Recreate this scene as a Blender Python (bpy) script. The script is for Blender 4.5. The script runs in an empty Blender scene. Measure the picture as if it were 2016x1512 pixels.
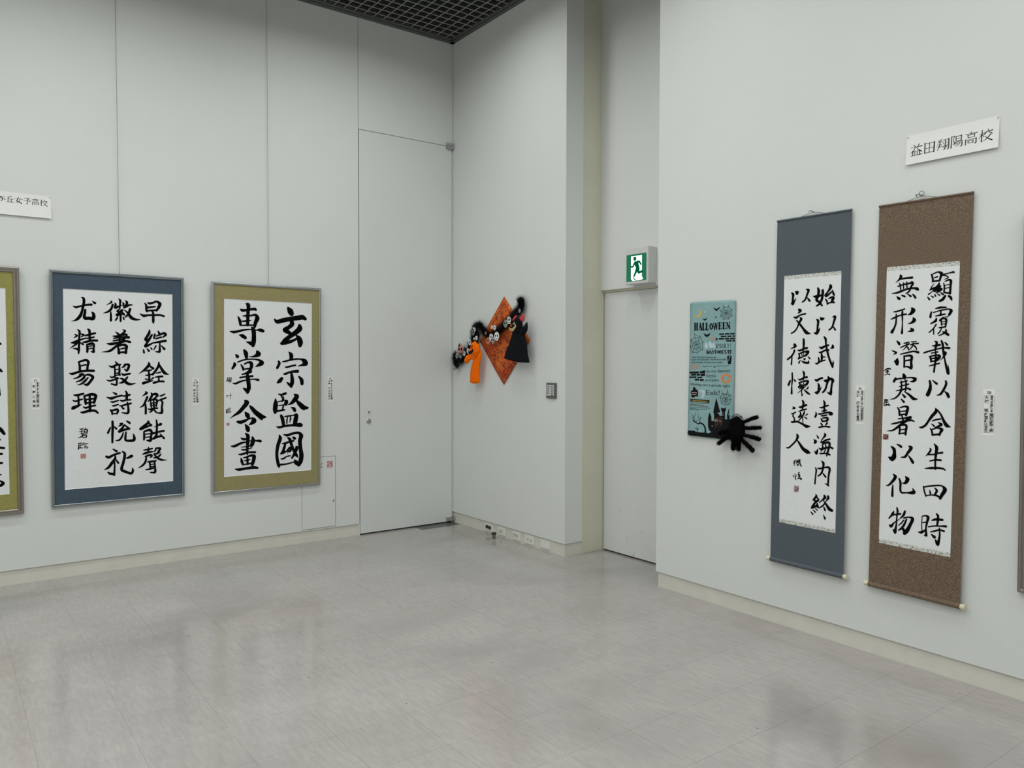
import bpy, bmesh, math, random
from mathutils import Vector, Matrix
random.seed(7)
SC = bpy.context.scene
COL = SC.collection
PI = math.pi

# ---------------------------------------------------------------- camera, world, exposure, lamps
cam_d = bpy.data.cameras.new('camera'); cam = bpy.data.objects.new('camera', cam_d); COL.objects.link(cam)
cam_d.sensor_fit = 'HORIZONTAL'; cam_d.sensor_width = 36.0; cam_d.lens = 1533.539 / 2016 * 36.0
cam_d.clip_start = 0.05; cam_d.clip_end = 100
_r, _u, _f = Vector((0.804518, -0.593925, 0.002070)), Vector((0.016423, 0.025730, 0.999534)), Vector((0.593702, 0.804109, -0.030454))
cam.matrix_world = Matrix(((_r.x, _u.x, -_f.x, -3.82792), (_r.y, _u.y, -_f.y, -6.10181), (_r.z, _u.z, -_f.z, 1.5), (0, 0, 0, 1)))
SC.camera = cam
w = bpy.data.worlds.new('world'); SC.world = w; w.use_nodes = True
w.node_tree.nodes['Background'].inputs[0].default_value = (.75, .8, .8, 1)
w.node_tree.nodes['Background'].inputs[1].default_value = 0.05
SC.view_settings.view_transform = 'Standard'; SC.view_settings.look = 'None'
SC.view_settings.exposure = 0.0; SC.view_settings.gamma = 1.0; SC.view_settings.use_curve_mapping = False

LAMP_W = 17.2           # watts of each ceiling lamp
LAMP_COL = (0.965, 1.0, 0.985)
LAMPS = [(x, y) for x in (-1.25, -3.1, -4.95, -6.8) for y in (-1.3, -3.1, -4.9, -6.7, -8.7)]
LAMP_SPREAD = 162
def ceiling_lamp_light(x, y, z, parent):
    d = bpy.data.lights.new('lamp_light', 'AREA'); d.shape = 'RECTANGLE'; d.size = 1.15; d.size_y = 0.24
    d.energy = LAMP_W; d.color = LAMP_COL; d.spread = math.radians(LAMP_SPREAD)
    o = bpy.data.objects.new('lamp_light', d); COL.objects.link(o); o.parent = parent; o.location = (0, 0, -0.004)
    return o

# ---------------------------------------------------------------- materials
def lin(c):
    c = c / 255.0
    return c / 12.92 if c <= .04045 else ((c + .055) / 1.055) ** 2.4
def col(r, g, b, k=.62):
    return tuple(min(lin(v) / k, .93) for v in (r, g, b))
def pmat(name, rgb, rough=.6, metal=0.0, var=.06, scale=12, bump=0.0, bscale=200, spec=.5, rgb2=None, lo=.35, hi=.65, detail=3, stretch=None, coord='Object', bdist=.001):
    m = bpy.data.materials.new(name); m.use_nodes = True; nt = m.node_tree; b = nt.nodes['Principled BSDF']
    b.inputs['Roughness'].default_value = rough; b.inputs['Metallic'].default_value = metal
    b.inputs['Specular IOR Level'].default_value = spec
    tc = nt.nodes.new('ShaderNodeTexCoord'); mp = nt.nodes.new('ShaderNodeMapping'); nt.links.new(tc.outputs[coord], mp.inputs[0])
    if stretch: mp.inputs['Scale'].default_value = stretch
    nz = nt.nodes.new('ShaderNodeTexNoise'); nz.inputs['Scale'].default_value = scale; nz.inputs['Detail'].default_value = detail
    nt.links.new(mp.outputs[0], nz.inputs['Vector'])
    cr = nt.nodes.new('ShaderNodeValToRGB'); cr.color_ramp.elements[0].position = lo; cr.color_ramp.elements[1].position = hi
    a = rgb2 if rgb2 else tuple(v * (1 - var) for v in rgb)
    z = rgb if rgb2 else tuple(min(v * (1 + var), .95) for v in rgb)
    cr.color_ramp.elements[0].color = (*a, 1); cr.color_ramp.elements[1].color = (*z, 1)
    nt.links.new(nz.outputs['Fac'], cr.inputs[0]); nt.links.new(cr.outputs[0], b.inputs['Base Color'])
    if bump:
        n2 = nt.nodes.new('ShaderNodeTexNoise'); n2.inputs['Scale'].default_value = bscale; n2.inputs['Detail'].default_value = 2
        nt.links.new(mp.outputs[0], n2.inputs['Vector'])
        bp = nt.nodes.new('ShaderNodeBump'); bp.inputs['Strength'].default_value = bump; bp.inputs['Distance'].default_value = bdist
        nt.links.new(n2.outputs['Fac'], bp.inputs['Height']); nt.links.new(bp.outputs[0], b.inputs['Normal'])
    m.diffuse_color = (*rgb, 1)
    return m

def wall_material(name='painted_wallcovering', rgb=(.70, .717, .695), thr=.745, zmax=1.7):
    m = pmat(name, rgb, .62, 0, .012, 1.3, .45, 170, .35, coord='Object')
    nt = m.node_tree; b = nt.nodes['Principled BSDF']
    # a few faint scuff marks low on the wall
    tc = nt.nodes.new('ShaderNodeNewGeometry')
    mp = nt.nodes.new('ShaderNodeMapping'); mp.inputs['Scale'].default_value = (1, 1, .8); nt.links.new(tc.outputs['Position'], mp.inputs[0])
    nz = nt.nodes.new('ShaderNodeTexNoise'); nz.inputs['Scale'].default_value = 26; nz.inputs['Detail'].default_value = 1.5; nt.links.new(mp.outputs[0], nz.inputs['Vector'])
    cr = nt.nodes.new('ShaderNodeValToRGB'); cr.color_ramp.elements[0].position = thr; cr.color_ramp.elements[1].position = thr + .055
    cr.color_ramp.elements[0].color = (0, 0, 0, 1); cr.color_ramp.elements[1].color = (1, 1, 1, 1); nt.links.new(nz.outputs['Fac'], cr.inputs[0])
    old = b.inputs['Base Color'].links[0].from_socket
    sp = nt.nodes.new('ShaderNodeSeparateXYZ'); nt.links.new(tc.outputs['Position'], sp.inputs[0])
    mr = nt.nodes.new('ShaderNodeMapRange'); nt.links.new(sp.outputs['Z'], mr.inputs[0]); mr.inputs[1].default_value = .2; mr.inputs[2].default_value = zmax; mr.inputs[3].default_value = .8; mr.inputs[4].default_value = .12
    ml = nt.nodes.new('ShaderNodeMath'); ml.operation = 'MULTIPLY'; nt.links.new(cr.outputs[0], ml.inputs[0]); nt.links.new(mr.outputs[0], ml.inputs[1])
    mx = nt.nodes.new('ShaderNodeMixRGB'); nt.links.new(ml.outputs[0], mx.inputs[0]); nt.links.new(old, mx.inputs[1]); mx.inputs[2].default_value = (.54, .565, .55, 1)
    nt.links.new(mx.outputs[0], b.inputs['Base Color'])
    return m
M = {}
M['wall'] = wall_material()
M['door'] = pmat('painted_door', (.68, .70, .68), .45, 0, .012, 2, .1, 300, .4)
M['door_b'] = wall_material('painted_side_door', (.68, .695, .68), .70, .5)
M['skirting'] = pmat('beige_vinyl_skirting', (.67, .65, .58), .38, 0, .03, 9, .05, 60, .5)
M['jamb'] = pmat('beige_painted_steel', (.64, .625, .505), .42, 0, .02, 4, .04, 80, .5)
M['dark'] = pmat('dark_gap', (.02, .02, .02), .9, 0, .1, 8)
M['trim_dark'] = pmat('dark_grey_ceiling_trim', (.085, .09, .085), .5, 0, .1, 14, .1, 90)
M['plenum'] = pmat('dark_ceiling_void', (.05, .055, .053), .9, 0, .25, 5)
M['louver_shaded'] = pmat('shaded_louver_web', (.055, .06, .058), .6, 0, .06, 8)  # upper part of each blade: shade inside the cells, put into the colour
M['louver'] = pmat('grey_painted_louver', (.42, .44, .43), .5, .2, .06, 8)
M['lamp_body'] = pmat('white_lamp_housing', (.8, .8, .8), .5)
M['alu'] = pmat('satin_aluminium', (.50, .52, .53), .24, 1, .02, 6)
M['alu_dark'] = pmat('blue_grey_anodised_aluminium', (.36, .39, .41), .24, 1, .02, 6)
M['bronze'] = pmat('bronze_toned_moulding', (.34, .31, .28), .28, 1, .03, 6)
M['steel'] = pmat('stainless_steel', (.50, .51, .50), .3, 1, .05, 40, .04, 300)
M['steel_dark'] = pmat('worn_dark_steel', (.20, .21, .20), .42, .8, .2, 30, .1, 200)
M['mat_blue'] = pmat('blue_grey_mount_cloth', col(62, 74, 85, .72), .85, 0, .07, 60, .3, 900, .2)
M['mat_olive'] = pmat('olive_mount_cloth', col(122, 115, 80, .64), .85, 0, .06, 60, .3, 900, .2)
M['mat_green'] = pmat('yellow_green_mount_cloth', col(122, 118, 68, .64), .85, 0, .07, 60, .3, 900, .2)
M['paper'] = pmat('calligraphy_paper', (.76, .775, .78), .8, 0, .012, 30, .1, 400, .2)
M['paper_scroll'] = pmat('scroll_paper', (.765, .785, .785), .8, 0, .012, 30, .1, 400, .2)
M['paper_sign'] = pmat('copy_paper', (.82, .82, .79), .7, 0, .01, 30, 0, 400, .2)
M['bevel'] = pmat('white_mount_bevel', (.82, .82, .78), .7)
M['ink'] = pmat('black_ink', (.006, .0065, .007), .75, 0, .2, 60, spec=.12)
M['print'] = pmat('printed_toner', (.025, .027, .027), .7, 0, .1, 60, spec=.2)
M['print_soft'] = pmat('small_print', (.045, .048, .048), .7, 0, .2, 90, spec=.2)
M['seal'] = pmat('vermilion_seal_paste', (.36, .09, .07), .8, 0, .4, 900, rgb2=(.55, .33, .29), lo=.42, hi=.58)
M['seal_pale'] = pmat('pale_seal_paste', (.55, .30, .33), .8, 0, .4, 900, rgb2=(.70, .58, .60), lo=.42, hi=.58)
M['slate'] = pmat('slate_blue_damask', col(76, 83, 89, .80), .72, 0, .12, 240, .4, 420, .3, stretch=(1, 1, 3))
M['brown'] = pmat('brown_damask', col(112, 95, 74, .72), .68, 0, .2, 260, .5, 420, .35, rgb2=col(80, 65, 56, .72), lo=.44, hi=.62, stretch=(1, 1, 1))
M['brocade'] = pmat('grey_white_brocade', (.68, .68, .63), .7, 0, .2, 170, .3, 500, .3, rgb2=(.20, .21, .19), lo=.40, hi=.47, detail=2)
M['wood'] = pmat('pale_roller_wood', (.70, .64, .46), .45, 0, .08, 60)
M['cord'] = pmat('dark_cord', (.06, .06, .05), .8, 0, .2, 200)
M['nail'] = pmat('steel_nail', (.4, .4, .38), .35, 1)
M['white_plastic'] = pmat('ivory_plastic', (.74, .735, .68), .4, 0, .02, 20)
M['sign_plastic'] = pmat('off_white_sign_housing', (.66, .66, .63), .45, 0, .02, 20)
M['rubber'] = pmat('dark_rubber', (.03, .022, .022), .6)
M['red'] = pmat('red_lettering', (.42, .03, .05), .6)
M['key'] = pmat('light_grey_switch', (.55, .57, .55), .45)
M['switch_body'] = pmat('grey_switch_plate', (.13, .14, .13), .42, .3, .1, 20)
M['tinsel'] = pmat('black_tinsel', (.006, .008, .007), .38, 0, .3, 200, spec=.5)
M['plush'] = pmat('black_felt', (.006, .007, .009), .9, 0, .3, 90, .5, 400, .1)
M['fuzz'] = pmat('black_chenille', (.004, .004, .004), .95, 0, .3, 90, .5, 400, .05)
M['orange'] = pmat('bright_orange_felt', (1.0, .16, .002), .85, 0, .07, 30, .4, 600, .1)
M['horn'] = pmat('red_felt', (.60, .03, .05), .8)
M['gold'] = pmat('tan_felt', (.50, .37, .17), .8, 0, .15, 60)
M['charm_white'] = pmat('white_charm', (.82, .83, .83), .4)
M['charm_grey'] = pmat('grey_charm', (.34, .36, .36), .5)
M['charm_pink'] = pmat('reddish_charm', (.50, .22, .18), .5)
M['p_yellow'] = pmat('printed_yellow', (.62, .44, .08), .8)
M['p_orange'] = pmat('printed_orange', (.70, .24, .07), .8)
M['p_pink'] = pmat('printed_pink', (.62, .40, .40), .8)
M['p_gold'] = pmat('printed_gold', (.42, .30, .08), .8)
M['p_pale'] = pmat('printed_pale_blue', (.46, .58, .60), .85, 0, .1, 30)
M['p_wine'] = pmat('printed_wine', (.022, .006, .006), .8)
M['p_window'] = pmat('printed_window', (.42, .28, .18), .8)
M['p_teal'] = pmat('printed_teal', (.21, .36, .36), .8)
M['p_grey'] = pmat('printed_dark_teal', (.05, .09, .09), .8)

def floor_material(name, seam=False):
    m = bpy.data.materials.new(name); m.use_nodes = True; nt = m.node_tree; b = nt.nodes['Principled BSDF']; L = nt.links.new
    g = nt.nodes.new('ShaderNodeNewGeometry')
    def noise(scale, stretch, rot=0, detail=4, dist=0):
        mp = nt.nodes.new('ShaderNodeMapping'); mp.inputs['Scale'].default_value = stretch; mp.inputs['Rotation'].default_value = (0, 0, rot)
        L(g.outputs['Position'], mp.inputs[0]); n = nt.nodes.new('ShaderNodeTexNoise'); n.inputs['Scale'].default_value = scale
        n.inputs['Detail'].default_value = detail; n.inputs['Distortion'].default_value = dist; L(mp.outputs[0], n.inputs['Vector']); return n
    def ramp(src, p0, p1, c0, c1):
        r = nt.nodes.new('ShaderNodeValToRGB'); r.color_ramp.elements[0].position = p0; r.color_ramp.elements[1].position = p1
        r.color_ramp.elements[0].color = (*c0, 1); r.color_ramp.elements[1].color = (*c1, 1); L(src, r.inputs[0]); return r
    def mix(fac, a, bb, mode='MIX'):
        x = nt.nodes.new('ShaderNodeMixRGB'); x.blend_type = mode
        if isinstance(fac, float): x.inputs[0].default_value = fac
        else: L(fac, x.inputs[0])
        L(a, x.inputs[1]); L(bb, x.inputs[2]) if not isinstance(bb, tuple) else setattr(x.inputs[2], 'default_value', bb); return x
    base = ramp(noise(2.2, (1, 1, 1), 0, 3).outputs['Fac'], .3, .7, FLOOR_A, FLOOR_B)
    fine = ramp(noise(55, (1, .22, 1), .5, 4, .6).outputs['Fac'], .35, .68, (.93, .93, .93), (1.05, 1.05, 1.05))
    c = mix(1.0, base.outputs[0], fine.outputs[0], 'MULTIPLY')
    dirt = ramp(noise(.9, (1, 1.5, 1), .5, 6, .5).outputs['Fac'], .50, .70, (0, 0, 0), (.75, .75, .75))
    c = mix(dirt.outputs[0], c.outputs[0], (FLOOR_A[0] * .80, FLOOR_A[1] * .80, FLOOR_A[2] * .80, 1))
    scr = ramp(noise(60, (1, .12, 1), .15, 3, 1.6).outputs['Fac'], .69, .76, (0, 0, 0), (.26, .26, .26))
    c = mix(scr.outputs[0], c.outputs[0], (.62, .61, .58, 1))
    scr2 = ramp(noise(60, (.12, 1, 1), .25, 3, 1.8).outputs['Fac'], .69, .76, (0, 0, 0), (.22, .22, .22))
    c = mix(scr2.outputs[0], c.outputs[0], (.62, .61, .58, 1))
    spk = ramp(noise(42, (1, .5, 1), 0, 1).outputs['Fac'], .80, .815, (0, 0, 0), (.8, .8, .8))
    c = mix(spk.outputs[0], c.outputs[0], (.12, .11, .10, 1))
    oi = nt.nodes.new('ShaderNodeObjectInfo'); r = nt.nodes.new('ShaderNodeMapRange'); L(oi.outputs['Random'], r.inputs[0]); r.inputs[3].default_value = .982; r.inputs[4].default_value = 1.018
    if seam: r.inputs[3].default_value = r.inputs[4].default_value = .94
    hs = nt.nodes.new('ShaderNodeHueSaturation'); L(r.outputs[0], hs.inputs['Value']); L(c.outputs[0], hs.inputs['Color'])
    L(hs.outputs[0], b.inputs['Base Color'])
    ro = ramp(noise(3.5, (1, 1, 1), 0, 4).outputs['Fac'], .3, .7, (.11, .11, .11), (.175, .175, .175)); L(ro.outputs[0], b.inputs['Roughness'])
    b.inputs['Specular IOR Level'].default_value = .5
    bp = nt.nodes.new('ShaderNodeBump'); bp.inputs['Strength'].default_value = .04; bp.inputs['Distance'].default_value = .002
    L(noise(9, (1, 1, 1), 0, 3).outputs['Fac'], bp.inputs['Height']); L(bp.outputs[0], b.inputs['Normal'])
    return m
FLOOR_A = (.365, .337, .318); FLOOR_B = (.408, .380, .360)
M['tile'] = floor_material('grey_beige_vinyl_tile'); M['subfloor'] = floor_material('tile_joint', True)

def emis(name, rgb, s):
    m = bpy.data.materials.new(name); m.use_nodes = True; b = m.node_tree.nodes['Principled BSDF']
    b.inputs['Base Color'].default_value = (*rgb, 1); b.inputs['Emission Color'].default_value = (*rgb, 1); b.inputs['Emission Strength'].default_value = s
    return m
M['exit_white'] = emis('lit_exit_white', (.84, 1.0, .97), .95)
M['exit_green'] = emis('lit_exit_green', (.0, .10, .045), .8)

def bandana_material():
    m = bpy.data.materials.new('orange_printed_bandana'); m.use_nodes = True; nt = m.node_tree; b = nt.nodes['Principled BSDF']; L = nt.links.new
    b.inputs['Roughness'].default_value = .8
    tc = nt.nodes.new('ShaderNodeTexCoord')
    n = nt.nodes.new('ShaderNodeTexNoise'); n.inputs['Scale'].default_value = 9; L(tc.outputs['Object'], n.inputs['Vector'])
    r1 = nt.nodes.new('ShaderNodeValToRGB'); r1.color_ramp.elements[0].position = .35; r1.color_ramp.elements[1].position = .65
    r1.color_ramp.elements[0].color = (.62, .075, .008, 1); r1.color_ramp.elements[1].color = (.86, .20, .008, 1); L(n.outputs['Fac'], r1.inputs[0])
    v = nt.nodes.new('ShaderNodeTexVoronoi'); v.feature = 'F1'; v.inputs['Scale'].default_value = 24; L(tc.outputs['Object'], v.inputs['Vector'])
    sn = nt.nodes.new('ShaderNodeMath'); sn.operation = 'SINE'; mu = nt.nodes.new('ShaderNodeMath'); mu.operation = 'MULTIPLY'; mu.inputs[1].default_value = 26
    L(v.outputs['Distance'], mu.inputs[0]); L(mu.outputs[0], sn.inputs[0])
    n2 = nt.nodes.new('ShaderNodeTexNoise'); n2.inputs['Scale'].default_value = 60; L(tc.outputs['Object'], n2.inputs['Vector'])
    ad = nt.nodes.new('ShaderNodeMath'); ad.operation = 'ADD'; L(sn.outputs[0], ad.inputs[0]); L(n2.outputs['Fac'], ad.inputs[1])
    r2 = nt.nodes.new('ShaderNodeValToRGB'); r2.color_ramp.elements[0].position = .95; r2.color_ramp.elements[1].position = 1.15 if False else 1.0
    r2.color_ramp.elements[0].color = (0, 0, 0, 1); r2.color_ramp.elements[1].color = (1, 1, 1, 1); L(ad.outputs[0], r2.inputs[0])
    mx = nt.nodes.new('ShaderNodeMixRGB'); L(r2.outputs[0], mx.inputs[0]); L(r1.outputs[0], mx.inputs[1]); mx.inputs[2].default_value = (.16, .012, .01, 1)
    L(mx.outputs[0], b.inputs['Base Color'])
    return m
M['bandana'] = bandana_material()
M['poster'] = pmat('teal_banner_cloth', (.27, .43, .43), .8, 0, .1, 6, .25, 500, .2, rgb2=(.22, .37, .38))

# ---------------------------------------------------------------- mesh helpers
def build(name, bm, mat, parent=None, loc=None, smooth=False, kind=None):
    me = bpy.data.meshes.new(name); bm.normal_update(); bm.to_mesh(me); bm.free()
    if smooth:
        for p in me.polygons: p.use_smooth = True
    o = bpy.data.objects.new(name, me); COL.objects.link(o)
    for mm in (mat if isinstance(mat, (list, tuple)) else [mat]): me.materials.append(mm)
    if parent is not None: o.parent = parent
    if loc is not None: o.location = loc
    if kind: o['kind'] = kind
    return o
def box(bm, a, b, bev=0.0, mi=0):
    v = [bm.verts.new((x, y, z)) for x in (a[0], b[0]) for y in (a[1], b[1]) for z in (a[2], b[2])]
    fs = [bm.faces.new([v[i] for i in q]) for q in ((0, 1, 3, 2), (4, 6, 7, 5), (0, 4, 5, 1), (2, 3, 7, 6), (0, 2, 6, 4), (1, 5, 7, 3))]
    for f in fs: f.material_index = mi
    if bev:
        bmesh.ops.bevel(bm, geom=list({e for f in fs for e in f.edges}), offset=bev, segments=2, affect='EDGES')
def boxes(*bs, bev=0.0):
    bm = bmesh.new()
    for a, b in bs:
        box(bm, tuple(min(p, q) for p, q in zip(a, b)), tuple(max(p, q) for p, q in zip(a, b)), bev)
    bmesh.ops.recalc_face_normals(bm, faces=bm.faces); return bm
def cyl(bm, p, q, r0, r1=None, n=16, cap=True):
    r1 = r0 if r1 is None else r1
    p, q = Vector(p), Vector(q); d = (q - p).normalized(); t = Vector((0, 0, 1)) if abs(d.z) < .9 else Vector((1, 0, 0))
    a = d.cross(t).normalized(); b = d.cross(a)
    A_ = [bm.verts.new(p + (a * math.cos(i * 2 * PI / n) + b * math.sin(i * 2 * PI / n)) * r0) for i in range(n)]
    B_ = [bm.verts.new(q + (a * math.cos(i * 2 * PI / n) + b * math.sin(i * 2 * PI / n)) * r1) for i in range(n)]
    for i in range(n): bm.faces.new((A_[i], A_[(i + 1) % n], B_[(i + 1) % n], B_[i]))
    if cap: bm.faces.new(A_[::-1]); bm.faces.new(B_)
def tube(bm, pts, r, n=8):
    for a, b in zip(pts[:-1], pts[1:]): cyl(bm, a, b, r, n=n)
def lathe(prof, n=24, axis='y'):
    """Revolve (radius, depth) pairs about local y."""
    bm = bmesh.new(); rings = []
    for r, y in prof:
        rings.append([bm.verts.new((r * math.cos(i * 2 * PI / n), y, r * math.sin(i * 2 * PI / n))) for i in range(n)])
    for A_, B_ in zip(rings[:-1], rings[1:]):
        for i in range(n): bm.faces.new((A_[i], A_[(i + 1) % n], B_[(i + 1) % n], B_[i]))
    bm.faces.new(rings[0]); bm.faces.new(rings[-1][::-1])
    bmesh.ops.recalc_face_normals(bm, faces=bm.faces); return bm
def thing(name, label, cat, loc, rot=(0, 0, 0), group=None):
    o = bpy.data.objects.new(name, None); COL.objects.link(o); o.location = loc; o.rotation_euler = rot
    o.empty_display_size = .1; o['label'] = label; o['category'] = cat
    if group: o['group'] = group
    return o
def on_a(x, z, off=0.0, tilt=0.0, roll=0.0):      # on the left wall: local x right, y into the wall, z up
    return (x, -off, z), (tilt, -roll, 0)
def on_b(s, z, off=0.0, tilt=0.0, roll=0.0, x0=0.0):      # on the right-hand walls
    m = Matrix.Rotation(-PI / 2, 3, 'Z') @ Matrix.Rotation(-roll, 3, 'Y') @ Matrix.Rotation(tilt, 3, 'X')
    return (x0 - off, -s, z), tuple(m.to_euler())
def struct(name, bm, mat, parent=None, smooth=False):
    o = build(name, bm, mat, parent, smooth=smooth)
    if parent is None: o['kind'] = 'structure'
    return o

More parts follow.
